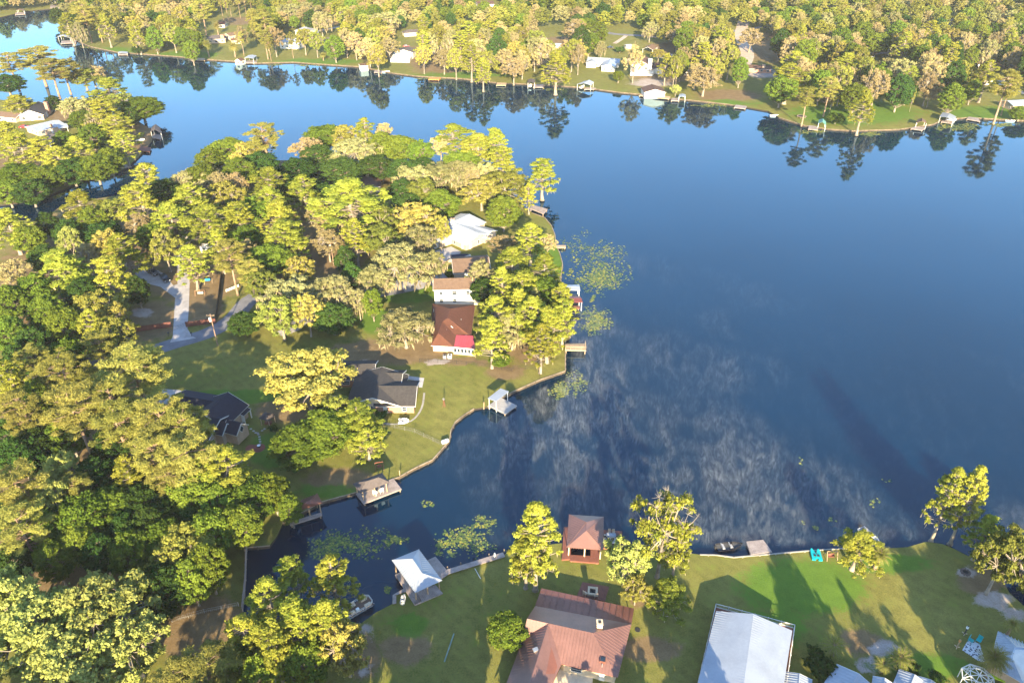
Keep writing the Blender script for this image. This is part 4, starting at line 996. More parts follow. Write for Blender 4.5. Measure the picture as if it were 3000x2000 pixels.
# white-roofed house on the point
H = house('white ribbed-metal-roofed brick house with a long white garage door beside the covered boat', (1350, 700))
wing(H, (1336, 659), (1262, 684), 5.0, 3.1, 4.9, 'gable', MT_WHITE, W_CREAM, rib=.5, wins=False)
wing(H, (1333, 654), (1404, 684), 6.6, 3.0, 5.3, 'gable', MT_WHITE, W_BRICKT, rib=.5)
wing(H, (1376, 627), (1338, 645), 6.5, 3.4, 5.6, 'hip', MT_WHITE, W_BRICKT, rib=.5, ext=2)
wing(H, (1392, 664), (1440, 677), 4.0, 3.0, 4.2, 'gable', MT_WHITE, W_BRICKT, rib=.5)
chimney(H, 1326, 641, 5.7, 1.5, 1.3, W_BRICKT)
a, b = P(1270, 722, 1.6), P(1309, 707, 1.6); d = (b - a).normalized(); n = Vector((d.y, -d.x, 0)); m = MB(); m.beam(a + n * .1, b + n * .1, .1, 2.1)
g = m.build('garage_door', WHITE, H); m = MB()
for i in range(8): c = a.lerp(b, (i + .5) / 8) + n * .17 + Vector((0, 0, .65)); m.box(tuple(c), (.32, .04, .28), math.atan2(d.y, d.x))
m.build('pane', GLASS, g)
door(H, P(1326, 703, 1.7), (1, .3, 0), (0.2, -1, 0), 1.1, 2.2, surf('red_door', (.35, .02, .02), .5))
# brown and white house
H = house('two-storey white house with a brown roof between two wings and slim chimney', (1330, 860))
wing(H, (1269, 817), (1392, 814), 3.9, 6.0, 7.9, 'gable', SH_BROWN, W_WHITE, over=.3, storeys=2)
wing(H, (1323, 760), (1432, 753), 6.2, 4.4, 6.6, 'gable', SH_BROWN, W_BRICKT, over=.3)
chimney(H, 1366, 803, 7.4, 4, .8, W_WHITE)
m = MB(); q = [P(1292, 878, 1), P(1420, 872, 1), P(1420, 889, 1), P(1292, 891, 1)]; m.prism([(p.x, p.y) for p in q], GZ, 1.0); m.build('terrace', W_WHITE, H)
# red-brown roof with the pink porch
H = house('red-brown shingle-roofed cream house with a pink metal porch roof', (1320, 960)); z0, z1, z2 = 3.2, 6.0, 5.6
roof_faces(H, [[(1266, 889, z0), (1392, 893, z0), (1319, 904, z1)], [(1392, 893, z0), (1380, 985, z0), (1366, 981, z0), (1312, 931, z1), (1319, 904, z1)],
               [(1312, 931, z1), (1366, 981, z0), (1336, 984, 3.5), (1296, 942, z2)], [(1296, 942, z2), (1336, 984, 3.5), (1330, 1016, z0), (1284, 975, z2)],
               [(1284, 975, z2), (1330, 1016, z0), (1262, 1012, z0)], [(1266, 889, z0), (1319, 904, z1), (1312, 931, z1), (1296, 942, z2), (1284, 975, z2), (1262, 1012, z0)]], [SH_RED, W_TRIM])
w_ = [P(1272, 893, 3), P(1385, 897, 3), P(1372, 982, 3), P(1328, 1010, 3), P(1268, 1008, 3)]; walls(H, w_, 3.1, W_CREAM)
a, b = w_[4], w_[3]; d = (b - a).normalized(); window(H, a.lerp(b, .7) + Vector((0, -.02, -.8)), d, (d.y, -d.x, 0), .8, .5)
roof_faces(H, [[(1337, 981, 3.6), (1386, 983, 3.6), (1392, 1022, 3.1), (1327, 1016, 3.1)]], [MT_PINK, W_TRIM], .5, 'porch_roof')
w_ = [P(1328, 1016, 3.0), P(1390, 1022, 3.0), P(1386, 985, 3.0), P(1338, 985, 3.0)]; walls(H, w_, 2.95, W_CREAM)
a, b = w_[0], w_[1]; d = (b - a).normalized()
for i in range(6): window(H, a.lerp(b, (i + .5) / 6) + Vector((0, 0, -1.0)), d, (d.y, -d.x, 0), (b - a).length / 6 - .25, 1.3, bars=0)
m = MB()
for x, y in ((1340, 915), (1351, 936), (1308, 967), (1270, 908)): p = P(x, y, 4.6); m.tube([p - Vector((0, 0, .7)), p + Vector((0, 0, .25))], .09, 6)
m.build('vent_pipe', STEEL, H)
# black shingle house
H = house('sprawling brick house with a black shingle roof and white gable on the sunlit lawn', (1120, 1200))
wing(H, (1119, 1074), (1090, 1165), 7.0, 3.0, 5.4, 'gable', SH_BLACK, W_CREAM)
wing(H, (1100, 1131), (1222, 1131), 5.6, 3.0, 5.2, 'gable', SH_BLACK, W_BRICK)
wing(H, (985, 1068), (1100, 1066), 4.6, 3.0, 4.9, 'gable', SH_BLACK, W_BRICK)
wing(H, (1120, 1092), (1180, 1094), 4.4, 3.0, 4.9, 'gable', SH_BLACK, W_BRICK)
# dark-roofed house
H = house('dark navy-shingled house with diamond gable windows among golden pines', (600, 1230))
wing(H, (668, 1148), (598, 1214), 5.4, 4.0, 6.8, 'gable', SH_NAVY, W_TAN)
wing(H, (505, 1156), (640, 1178), 5.0, 3.6, 5.6, 'gable', SH_NAVY, W_TAN)
wing(H, (560, 1212), (645, 1228), 6.4, 3.6, 6.0, 'gable', SH_NAVY, W_TAN)
for gx, gy, hx, hy in ((664, 1240, 632, 1232), (706, 1240, 664, 1229)):
    W, d, n = wing(H, (hx, hy), (gx, gy), 2.3, 3.6, 5.6, 'gable', SH_NAVY, W_TAN, over=.25, wins=False)
    c = P(gx, gy, 5.6) - d * .25; c.z = 3.9; g = MB()
    for sc, mi, off in ((1.0, 0, .04), (.8, 1, .07)):
        g.poly([c + d * off + Vector((0, 0, 1.1 * sc)), c + d * off + n * .8 * sc, c + d * off - Vector((0, 0, 1.1 * sc)), c + d * off - n * .8 * sc], mi)
    g.build('diamond_window', [W_TRIM, GLASS], H)
wing(H, (712, 1186), (690, 1206), 2.2, 3.2, 3.9, 'gable', SH_NAVY, W_TAN, over=.2, open_=True)
# houses glimpsed through the trees
H = house('brown hip roof house hidden behind the tallest oak with a tan chimney', (1060, 520)); wing(H, (1020, 512), (1080, 512), 7, 3.2, 5.8, 'hip', SH_DARK, W_TAN); chimney(H, 1076, 508, 6.6, 2, 1.2, W_CREAM)
H = house('grey flat-roofed garage glimpsed under the gold tree near the road', (890, 780), 'garage'); wing(H, (900, 762), (882, 786), 3, 2.6, 3.2, 'gable', SH_GREY, W_TAN)
H = house('white walled house glimpsed through the mossy trees above the driveway', (520, 690)); wing(H, (500, 668), (545, 680), 5, 3.2, 5, 'gable', SH_GREY, W_WHITE)
H = house('small white building hidden in the shaded woods at the left', (185, 930)); wing(H, (170, 935), (205, 922), 3, 2.6, 3.6, 'gable', MT_GREY, W_WHITE)
# upper left houses
H = house('brick house with a black roof and tall chimney above the silver-roofed house', (110, 340))
wing(H, (112, 297), (84, 323), 6.2, 3.4, 6.2, 'gable', SH_BLACK, W_BRICKT); wing(H, (0, 327), (60, 333), 4, 3, 4.4, 'gable', SH_BROWN, W_BRICKT); chimney(H, 133, 299, 7.5, 6, 1.5, W_BRICK)
H = house('silver-white low metal-roofed house with a small red chimney on the upper left land', (140, 370))
wing(H, (88, 372), (172, 352), 6.5, 3.2, 4.4, 'gable', MT_WHITE, W_BRICKT, rib=.6); wing(H, (168, 367), (196, 363), 4, 2.9, 3.5, 'gable', MT_WHITE, W_BRICKT, rib=.6, open_=True); chimney(H, 148, 365, 5, 1.4, 1, W_BRICK)
H = house('slate-blue roofed wing below the silver-white metal roof', (175, 410)); wing(H, (150, 392), (190, 402), 5.5, 3, 4.8, 'hip', SH_GREY, W_TAN)
# ================================================================ far houses
def far_house(label, at, wings, cat='house', ch=()):
    H = house(label, at, cat)
    for w in wings:
        A, B, hw, ze, zr, kind, rf_, wl_ = w[:8]; kw = w[8] if len(w) > 8 else {}
        wing(H, A, B, hw, ze, zr, kind, rf_, wl_, far=True, **kw)
    for c in ch: chimney(H, *c)
    return H
far_house('white villa with pale hip roof behind a slim pine on the far left shore', (850, 152), [((838, 112), (868, 113), 5, 5.2, 7, 'hip', MT_GREY, W_WHITE, dict(storeys=2)), ((890, 79), (899, 80), 6, 4.5, 6.5, 'hip', MT_GREY, W_WHITE)])
far_house('dark-roofed white cottage half hidden by the round sunlit tree', (950, 150), [((938, 112), (1008, 109), 4.6, 4.2, 5.8, 'gable', SH_GREY, W_WHITE)])
far_house('plain white garage with a dark hip roof above the white decked cottage', (1205, 110), [((1192, 88), (1222, 86), 4.2, 3.2, 4.8, 'hip', SH_GREY, W_WHITE, dict(wins=False))], 'garage')
Hd = far_house('white gabled cottage standing on a tall white deck by the far shore', (1180, 184), [((1182, 146), (1194, 136), 6.6, 4.6, 6.4, 'gable', SH_GREY, W_WHITE, dict(z0=GZ)), ])
m = MB(); q = [P(1143, 183), P(1200, 184), P(1214, 164), P(1158, 160)]; m.prism([(p.x, p.y) for p in q], GZ, 2.6, 0); m.build('raised_deck', W_WHITE, Hd)
far_house('white house with dark roof at the top edge above the far woods', (1420, 22), [((1395, 5), (1445, 3), 6, 3.6, 5.6, 'gable', SH_DARK, W_WHITE)])
far_house('long pale metal-roofed house with a brown open porch facing the lake', (1610, 160), [((1598, 127), (1645, 128), 5, 3.2, 4.6, 'gable', MT_WHITE, W_TAN), ((1586, 160), (1574, 167), 4.2, 4.2, 6, 'gable', SH_GREY, W_TAN)])
far_house('wide white house with a white metal roof and two front gables', (1770, 212), [((1722, 168), (1817, 173), 5.5, 3.8, 5.2, 'gable', MT_WHITE, W_WHITE), ((1789, 172), (1782, 189), 4.6, 3.8, 5.2, 'gable', MT_WHITE, W_WHITE), ((1736, 171), (1732, 180), 3.6, 3.6, 4.8, 'gable', MT_WHITE, W_WHITE)])
Hm = far_house('tall white angular house with broad chimney and dark roof above the sandy yard', (1900, 225), [((1889, 163), (1876, 176), 6.4, 6.6, 9.6, 'gable', SH_DARK, W_WHITE, dict(storeys=2)), ((1902, 186), (1946, 184), 4.4, 3.6, 5.6, 'gable', SH_DARK, W_WHITE), ((1950, 182), (1935, 197), 4.8, 3.4, 5.2, 'gable', SH_DARK, W_WHITE)])
p = P(1901, 219); m = MB(); m.box((p.x, p.y, 5.4), (2.4, 1.6, 9.8)); m.build('chimney', W_WHITE, Hm)
m = MB(); q = [P(1846, 222), P(1913, 223), P(1916, 214), P(1848, 212)]; m.prism([(p.x, p.y) for p in q], GZ, 2.4, 0); m.build('raised_deck', W_WHITE, Hm)
far_house('open white-gabled carport behind the tall white angular house', (1895, 158), [((1912, 129), (1898, 138), 4, 3.2, 5, 'gable', SH_BROWN, W_WHITE, dict(open_=True))], 'carport')
far_house('small white flat shed beside the clipped round tree', (1842, 150), [((1832, 131), (1850, 130), 2.6, 3, 3.5, 'gable', MT_WHITE, W_WHITE)], 'shed')
far_house('low brown brick ranch house beyond the shaded lawn', (2215, 212), [((2182, 190), (2262, 193), 4.4, 3, 4.4, 'gable', SH_DARK, W_BRICK)], ch=[(2238, 190, 5.4, 3, 1.6, W_BRICKT)])
far_house('dark-roofed low house in the shade behind the spreading tan trees', (2010, 215), [((1998, 200), (2030, 203), 4, 3, 4.2, 'gable', SH_NAVY, W_TAN)])
far_house('white A-fronted house with a steep navy roof above the right lawn', (2590, 240), [((2578, 188), (2590, 211), 7.2, 3.4, 6.6, 'gable', SH_NAVY, W_WHITE), ((2518, 211), (2556, 215), 4.4, 3, 4.2, 'gable', SH_BROWN, W_WHITE), ((2592, 219), (2642, 223), 4.4, 3, 4.4, 'gable', SH_GREY, W_WHITE)])
far_house('white cottage with a pale grey roof right of the tall leaning pole', (2885, 242), [((2856, 220), (2906, 221), 4.6, 3, 4.6, 'gable', SH_GREY, W_WHITE), ((2894, 225), (2888, 236), 2.6, 2.8, 3.8, 'gable', SH_GREY, W_WHITE)])
far_house('small navy-roofed house behind the round trees of the right lawn', (2780, 256), [((2765, 240), (2800, 241), 3.8, 2.8, 4, 'gable', SH_NAVY, W_CREAM)])
far_house('blue-grey metal-roofed lake house with a deck at the far right edge', (2975, 330), [((2952, 296), (3030, 292), 5, 3.6, 4.8, 'gable', MT_BLUE, W_GREY if 'W_GREY' in globals() else W_TAN)])
far_house('white open carport in the woods above the trampoline', (2398, 224), [((2380, 211), (2417, 217), 2.6, 2.8, 3.3, 'gable', MT_WHITE, W_WHITE, dict(open_=True))], 'carport')
far_house('small white shed by the driveway at the far right', (2946, 232), [((2938, 222), (2954, 222), 2.4, 2.6, 3.4, 'gable', MT_BLUE, W_WHITE)], 'shed')
far_house('white garage with a brown roof behind the tall date palm', (650, 80), [((640, 64), (662, 64), 4.4, 3, 4.6, 'gable', SH_RED, W_WHITE)], 'garage')
far_house('grey hip-roofed house with a broad red brick chimney behind the leftmost date palm', (630, 127), [((622, 104), (642, 103), 5.6, 3.6, 5.4, 'hip', SH_GREY, W_TAN)], ch=[(651, 102, 6.2, 5.6, 2.4, W_BRICK)])
far_house('tan house with brown porch roof behind the middle date palm', (685, 128), [((662, 98), (700, 92), 4.6, 3.6, 5.2, 'gable', SH_BROWN, W_TAN), ((675, 114), (708, 111), 3.2, 3, 4, 'gable', SH_RED, W_WHITE)])
far_house('white gabled roof peeking over the trees in the upper left', (438, 22), [((445, 8), (433, 14), 4, 3.2, 5.2, 'gable', MT_WHITE, W_WHITE)])
far_house('dark-roofed house at the top edge in the shaded gap of the woods', (1670, 20), [((1655, 5), (1690, 6), 4, 3.4, 4.8, 'gable', SH_NAVY, W_WHITE)])
# ================================================================ boathouses, lifts and docks
def boathouse(label, C, r0, r1, ze, zr, roof, decks, at, rib=0, dmat=DK_GREY, pm=W_WOOD, zd=.85, cat='boathouse', pitch=.3):
    r = thing(cat.replace(' ', '_'), P(*at, 0), label, cat); hip4(r, C, r0, r1, ze, zr, roof, rib, z0=-1.3, pm=pm)
    for q in decks: dock(r, q, zd, dmat, pitch=pitch)
    return r
boathouse('white hip-roofed boathouse with weathered deck by the wooden boardwalk', [(1148, 1640), (1227, 1608), (1295, 1699), (1216, 1735)], (1209, 1637), (1238, 1680), 3.6, 5.2, MT_WHITE,
          [[(1158, 1682), (1176, 1674), (1236, 1760), (1215, 1770)], [(1204, 1736), (1276, 1712), (1297, 1736), (1217, 1770)], [(1243, 1646), (1262, 1640), (1297, 1680), (1284, 1690)], [(1252, 1640), (1276, 1629), (1311, 1671), (1286, 1690)]], (1225, 1700), rib=.42)
B = boathouse('brown metal hip-roofed boathouse with a chestnut deck and dining terrace', [(1667, 1506), (1769, 1513), (1767, 1610), (1660, 1602)], (1717, 1529), (1717.5, 1554), 3.8, 5.8, MT_BROWN,
          [[(1652, 1542), (1672, 1542), (1672, 1636), (1646, 1638)], [(1672, 1624), (1754, 1629), (1754, 1648), (1670, 1641)], [(1730, 1600), (1756, 1602), (1756, 1634), (1730, 1632)], [(1768, 1551), (1823, 1555), (1819, 1607), (1768, 1604)]], (1712, 1580), rib=.36, dmat=DK_BROWN, pm=W_CREAM, zd=1.0)
boathouse('grey-brown hip-roofed dock pavilion with two white chairs', [(1033, 1416), (1119, 1384), (1141, 1412), (1055, 1443)], (1072, 1410), (1109, 1398), 3.6, 5.0, MT_DBROWN if False else SH_GREY, [[(1043, 1445), (1152, 1400), (1176, 1431), (1065, 1474)]], (1100, 1440), cat='boathouse')
boathouse('dark purple-brown hip-roofed boat shelter with a long narrow dock', [(868, 1470), (930, 1445), (945, 1473), (862, 1498)], (893, 1474), (913, 1462), 3.6, 5.0, MT_DBROWN, [[(848, 1528), (941, 1500), (943, 1508), (850, 1537)], [(842, 1512), (866, 1503), (872, 1518), (848, 1532)]], (900, 1500), rib=.45)
def lift(label, C, ze, zr, roof, decks, at, dmat=DK_GREY, boat=None, rib=.5, cat='boat lift', slope=None, pm=W_TRIM, zd=.85, pitch=.35):
    """canopy on posts: C = four roof corners; ridge along C0-C1 direction if zr else mono-pitch"""
    r = thing('boat_lift', P(*at, 0), label, cat); c = [P(x, y, ze) for x, y in C]; m = MB()
    if zr:
        a = (c[0] + c[3]) / 2; b = (c[1] + c[2]) / 2; a.z = b.z = zr; F = [[c[0], c[1], b, a], [c[2], c[3], a, b]]
        m.tube([a, b], .07, 4)
    else: F = [c]
    for f in F:
        m.sheet(f, .14, 0, 0)
        if rib: ribs_on(m, f, rib, 0)
    m.build('roof', roof, r); posts(r, inset([(p.x, p.y) for p in c], .3), -1.3, ze - .06, pm, .18)
    for q in decks: dock(r, q, zd, dmat, pitch=pitch)
    return r
lift('white flat-roofed boat lift with a pale sun deck on the sunlit curving shore', [(1429, 1166), (1466, 1137), (1491, 1146), (1453, 1175)], 3.6, 0, MT_WHITE, [[(1432, 1187), (1464, 1162), (1514, 1187), (1480, 1211)]], (1465, 1185), DK_PALE)
lift('long white roofed boat lift beside the big lily pad field', [(1636, 835), (1697, 834), (1700, 851), (1640, 848)], 3.2, 3.5, MT_WHITE, [[(1640, 862), (1692, 862), (1693, 870), (1640, 870)]], (1665, 865))
lift('red-brown roofed boat lift below the long white one', [(1668, 868), (1700, 868), (1707, 885), (1670, 885)], 3.2, 3.5, MT_PINK if False else surf('red_metal', (.16, .045, .035), .5), [[(1665, 896), (1698, 896), (1698, 902), (1665, 902)]], (1685, 898), DK_BROWN)
far_lift = 'boat lifts along the far shore'
for lb, C, ze, zr, rf_, dk, at in [
    ('white hip canopy sheltering a pale boat on the far shore', [(1690, 247), (1712, 238), (1740, 241), (1732, 250)], 3.6, 4.6, MT_WHITE, [[(1712, 262), (1740, 262), (1746, 258), (1720, 256)]], (1715, 262)),
    ('narrow dark-roofed slip beside a grey deck on the far shore', [(1546, 243), (1546, 233), (1567, 233), (1567, 243)], 3.4, 4.0, SH_GREY, [[(1562, 256), (1592, 256), (1592, 247), (1562, 247)]], (1565, 258)),
    ('small white canopy at the end of a grey dock near the green-doored boathouse', [(1988, 284), (1990, 276), (2009, 277), (2009, 285)], 3, 3.4, MT_BLUE, [[(1966, 295), (1990, 296), (1992, 287), (1968, 287)]], (2000, 292)),
    ('green-roofed boat lift by the trampoline', [(2397, 361), (2399, 351), (2420, 357), (2420, 368)], 3.2, 4.4, MT_GREEN, [[(2368, 378), (2396, 381), (2398, 371), (2370, 367)]], (2405, 380)),
    ('brown gable boat lift on the right lawn shore', [(2684, 360), (2688, 350), (2712, 353), (2716, 362)], 3.2, 4.2, SH_BROWN, [[(2668, 377), (2702, 382), (2712, 374), (2682, 370)]], (2700, 375)),
    ('white-roofed boat lift holding a boat on the right lawn shore', [(2753, 341), (2762, 329), (2802, 342), (2794, 353)], 3.4, 4.0, MT_WHITE, [[(2757, 357), (2790, 362), (2794, 356), (2762, 351)]], (2780, 355)),
    ('white canopy beside the small gabled boathouse below the date palms', [(716, 170), (728, 162), (752, 163), (742, 172)], 3.8, 4.2, MT_WHITE, [[(718, 185), (752, 184), (752, 178), (720, 178)]], (735, 184)),
    ('blue-white canopied boat dock on the far left point', [(168, 108), (176, 103), (210, 104), (206, 111)], 3.4, 4.0, MT_WHITE, [[(178, 128), (222, 126), (224, 118), (180, 120)]], (195, 122)),
    ('small grey dock canopy on the far left shore below the lawn', [(345, 156), (348, 151), (374, 152), (374, 157)], 1.6, 1.8, MT_WHITE, [[(346, 161), (374, 161), (376, 155), (348, 155)]], (360, 160)),
    ('timber two-level dock house at the very top left', [(150, 4), (158, -3), (184, -2), (186, 5)], 4.4, 5.2, SH_BROWN, [[(146, 24), (188, 24), (188, 15), (148, 15)]], (165, 20)),
    ('low tan dock house at the left end of the top left shore', [(48, 30), (52, 27), (72, 28), (70, 32)], 3.2, 3.8, SH_BROWN, [[(44, 44), (74, 42), (74, 36), (46, 36)]], (60, 40)),
    ('dark green hip-roofed boathouse on the upper left shore', [(440, 385), (446, 370), (470, 374), (472, 390)], 3.6, 5, SH_GREY, [[(446, 403), (470, 408), (474, 396), (450, 392)]], (458, 400)),
    ('red-canopied dock at the tip of the shaded upper left lawn', [(330, 479), (345, 472), (368, 474), (352, 482)], 2.6, 3.0, MT_PINK, [[(330, 496), (378, 490), (376, 482), (334, 486)]], (350, 490))]:
    o = lift(lb, C, ze, zr, rf_, dk, at, DK_GREY, rib=0, pitch=.6); o['group'] = far_lift
# solid boathouses
H = house('plain white boathouse box standing in the water with a dark roof', (1063, 200), 'boathouse'); wing(H, (1052, 188), (1076, 186), 3.0, 4.0, 4.6, 'gable', SH_DARK, W_WHITE, far=True, z0=0, over=.2, wins=False)
H = house('cream boathouse with a dark roof and green boat door on the far shore', (1925, 285), 'boathouse'); wing(H, (1909, 247), (1920, 262), 6.4, 4.2, 6.0, 'gable', SH_DARK, W_WHITE, far=True, z0=0, wins=False)
dock(H, [(1872, 280), (1960, 290), (1964, 283), (1876, 275)], .9, DK_TAN, pitch=.6)
p = P(1928, 279, 1.8); m = MB(); m.box((p.x, p.y - .35, 2.2), (5.2, .2, 3.6)); m.build('boat_door', W_GREEN, H)
H = house('small white gabled boathouse below the middle date palm', (695, 182), 'boathouse'); wing(H, (708, 169), (695, 173), 2.6, 3.0, 4.4, 'gable', SH_DARK, W_WHITE, far=True, z0=0, over=.2)
# plain docks
solo_dock('weathered two-bay dock with dark pilings below the lone lawn tree', [(1656, 1006), (1714, 1006), (1717, 1026), (1656, 1024)], 1.4, DK_TAN, rail=True)
solo_dock('old L-shaped dock with a white boat hoist off the tip of the point', [(1560, 600), (1604, 612), (1592, 626), (1553, 610)], 1.2, DK_GREY)
solo_dock('stubby sunlit dock above the lily pad field', [(1630, 718), (1657, 718), (1657, 725), (1630, 725)], .8, DK_TAN)
solo_dock('short grey dock beside the black bass boat', [(2187, 1585), (2236, 1580), (2262, 1615), (2200, 1624)], .85, DK_GREY)
solo_dock('bright orange timber dock on the far shore', [(1255, 233), (1286, 234), (1292, 228), (1258, 227)], .9, DK_ORANGE, pitch=.6)
solo_dock('low tan dock on the far shore left of the leftmost date palm', [(566, 176), (600, 177), (600, 171), (568, 170)], .9, DK_TAN, pitch=.6)
solo_dock('small dock beside the moored white boats on the far shore', [(1096, 212), (1118, 214), (1120, 207), (1098, 206)], .8, DK_GREY, pitch=.6)
solo_dock('tiny dock by the shore shrubs left of the wide white house', [(1454, 250), (1482, 250), (1484, 243), (1456, 242)], .8, DK_TAN, pitch=.6)
solo_dock('grey dock with a hoist below the brick ranch house', [(2150, 315), (2184, 319), (2188, 311), (2156, 307)], .8, DK_GREY, pitch=.6)
solo_dock('flat grey dock right of the white-roofed lift at the far right', [(2832, 349), (2872, 356), (2866, 346), (2838, 342)], .8, DK_GREY, pitch=.6)
solo_dock('red-brown dock below the upper left lawn', [(405, 442), (438, 444), (442, 432), (410, 428)], 1.0, DK_BROWN)
# wooden boardwalk on the near shore
pts_ = [(1286, 1690), (1311, 1674), (1388, 1650), (1477, 1623)]; r = thing('boardwalk', P(1380, 1655, 0), 'weathered grey boardwalk running along the near shore', 'boardwalk'); m = MB()
for a, b in zip(pts_[:-1], pts_[1:]):
    A, Bq = P(*a, 1.0), P(*b, 1.0); d = (Bq - A).normalized(); n = Vector((-d.y, d.x, 0)) * .6; planks(m, A - n, Bq - n, Bq + n, A + n, 1.0, pitch=.3)
m.build('boards', DK_GREY, r)
m = MB()
for a, b in zip(pts_[:-1], pts_[1:]):
    A, Bq = P(*a, 0), P(*b, 0); k = int((Bq - A).length / 2.2)
    for i in range(k + 1): q = A.lerp(Bq, i / max(k, 1)); m.box((q.x, q.y + .5, -.1), (.2, .2, 2))
m.build('bulkhead', W_WOOD, r)
r = thing('boardwalk', P(1165, 1755, 0), 'short stepped boardwalk left of the white-roofed boathouse', 'boardwalk'); m = MB()
A, Bq = P(1152, 1745, 1), P(1190, 1731, 1); planks(m, A, Bq, P(1184, 1722, 1), P(1150, 1742, 1), 1.0); planks(m, P(1150, 1768, 1), P(1150, 1744, 1), P(1161, 1744, 1), P(1161, 1766, 1), 1.01); m.build('boards', DK_GREY, r)
# chestnut patio
r = thing('patio', P(1745, 1730), 'chestnut brown plank patio behind the brown metal-roofed house', 'patio'); m = MB(); planks(m, P(1706, 1704, .8), P(1785, 1718, .8), P(1772, 1760, .8), P(1690, 1745, .8), .85, pitch=.3); m.build('boards', DK_BROWN, r)
# ================================================================ small things
def boat(label, px, py, L, W, ang, hull=WHITE, deck=None, cat='boat', cover=None, z=0.0, motor=True, seats=2, name='boat', group=None, deckz=None):
    c = P(px, py, z); r = thing(name, c, label, cat, group, ang); rr = r
    def bld(m, n, mats, par): 
        me = bpy.data.meshes.new(n); me.from_pydata(m.v, [], m.f)
        for q in (mats if isinstance(mats, list) else [mats]): me.materials.append(q)
        me.polygons.foreach_set('material_index', m.m); return mesh_link(n, me, par)
    m = MB(); S = []
    ns = 9
    for i in range(ns):
        t = i / (ns - 1); x = -L / 2 + L * t; w = W / 2 * (1 - max(0, (t - .5) / .5) ** 2.2) if t > .5 else W / 2
        w = max(w, .03); h = .55 + .25 * t * t
        S.append([(x, -w, h), (x, -w * .82, 0.0 if t < .8 else .25 * (t - .8) * 5), (x, 0, -.22 + (.5 * max(0, t - .7) / .3 * .9)), (x, w * .82, 0.0 if t < .8 else .25 * (t - .8) * 5), (x, w, h)])
    for s in S: m.v += s
    for i in range(ns - 1):
        for j in range(4): a = i * 5 + j; m.f.append((a, a + 5, a + 6, a + 1)); m.m.append(0)
    m.f.append((0, 1, 2, 3, 4)); m.m.append(0)
    # gunwale and inner deck
    k = len(m.v)
    for s in S:
        x, w, h = s[0][0], -s[0][1], s[0][2]; wi = max(w - .12, .01)
        m.v += [(x, -w, h), (x, -wi, h + .02), (x, -wi, h - .28), (x, wi, h - .28), (x, wi, h + .02), (x, w, h)]
    for i in range(ns - 1):
        for j in range(5): a = k + i * 6 + j; m.f.append((a, a + 1, a + 7, a + 6)); m.m.append(1 if j == 2 else 0)
    bld(m, 'hull', [hull, deck or DK_PALE], r)
    if cover:
        m = MB()
        for i in range(ns - 1):
            for sgn in (-1, 1):
                a, b = S[i], S[i + 1]; ta = .55 * math.sin(math.pi * min(1, (i / (ns - 1)) * 1.05)); tb = .55 * math.sin(math.pi * min(1, ((i + 1) / (ns - 1)) * 1.05))
                m.poly([(a[0][0], sgn * a[4][1] * .92, a[0][2] + .04), (b[0][0], sgn * b[4][1] * .92, b[0][2] + .04), (b[0][0], 0, b[0][2] + .1 + tb), (a[0][0], 0, a[0][2] + .1 + ta)])
        bld(m, 'cover', cover, r)
    else:
        for i in range(seats):
            m = MB(); x = -L * .25 + i * L * .3; m.box((x, 0, .5), (.5, W * .6, .3)); m.box((x - .25, 0, .75), (.12, W * .6, .4)); bld(m, 'seat', surf('grey_vinyl', (.35, .35, .36), .6), r)
        m = MB(); m.box((L * .08, W * .2, .65), (.5, .5, .5)); m.poly([(L * .08 + .25, W * .2 - .3, .9), (L * .08 + .25, W * .2 + .3, .9), (L * .08 + .05, W * .2 + .3, 1.25), (L * .08 + .05, W * .2 - .3, 1.25)], 1); bld(m, 'console', [hull, GLASS], r)
    if motor:
        m = MB(); m.box((-L / 2 - .25, 0, .75), (.45, .35, .55)); m.box((-L / 2 - .25, 0, .2), (.18, .14, .7)); bld(m, 'motor', BLACK, r)
    return r
NAVYC = surf('navy_canvas', (.008, .015, .04), .8)
boat('black bass boat moored by the short grey dock', 2136, 1603, 5.6, 2.2, R(10), surf('black_gelcoat', (.015, .015, .02), .25), surf('dark_carpet', (.06, .06, .065), .9))
boat('small grey and white jon boat with its bow at the seawall beside the lime tree', 2548, 1574, 5.2, 1.9, R(-66), surf('grey_hull', (.45, .47, .5), .4), surf('blue_deck', (.12, .17, .24), .7))
b_ = boat('white boat with a navy cover parked on its trailer below the white-roofed house', 1349, 753, 7.0, 2.4, R(7), WHITE, cover=NAVYC, z=1.3, motor=False)
m = MB(); m.beam((-3.6, 0, -.45), (3.9, 0, -.45), .12); m.beam((-3, -.8, -.4), (2, -.8, -.4), .1); m.beam((-3, .8, -.4), (2, .8, -.4), .1)
for s in (-1, 1): m.tube([(-1, s * 1.1, -.4), (-1, s * 1.25, -.4)], .33, 10, 1)
me = bpy.data.meshes.new('trailer'); me.from_pydata(m.v, [], m.f); me.materials.append(STEEL); me.materials.append(BLACK); me.polygons.foreach_set('material_index', m.m); mesh_link('trailer', me, b_)
boat('white runabout lying beside the small far dock', 1130, 212, 5.5, 2, R(-6), WHITE, z=.1)
boat('pale boat hanging inside the white hip canopy', 1706, 256, 5, 2, R(60), WHITE, z=1.0)
boat('white boat inside the green-doored boathouse slip', 1928, 284, 4.6, 2, R(-70), WHITE, z=.1)
boat('white boat raised under the white roof of the right lift', 2786, 352, 5, 2, R(-25), WHITE, z=1.2)
boat('white boat in the narrow dark-roofed slip', 1554, 252, 4.4, 1.9, R(80), WHITE, z=.9)
boat('low white skiff pulled alongside the right-hand shore', 2268, 341, 4.5, 1.6, R(5), WHITE, motor=False)
boat('small white rowboat lying on the shaded upper left lawn', 412, 412, 4, 1.4, R(10), WHITE, z=GZ + .25, motor=False)
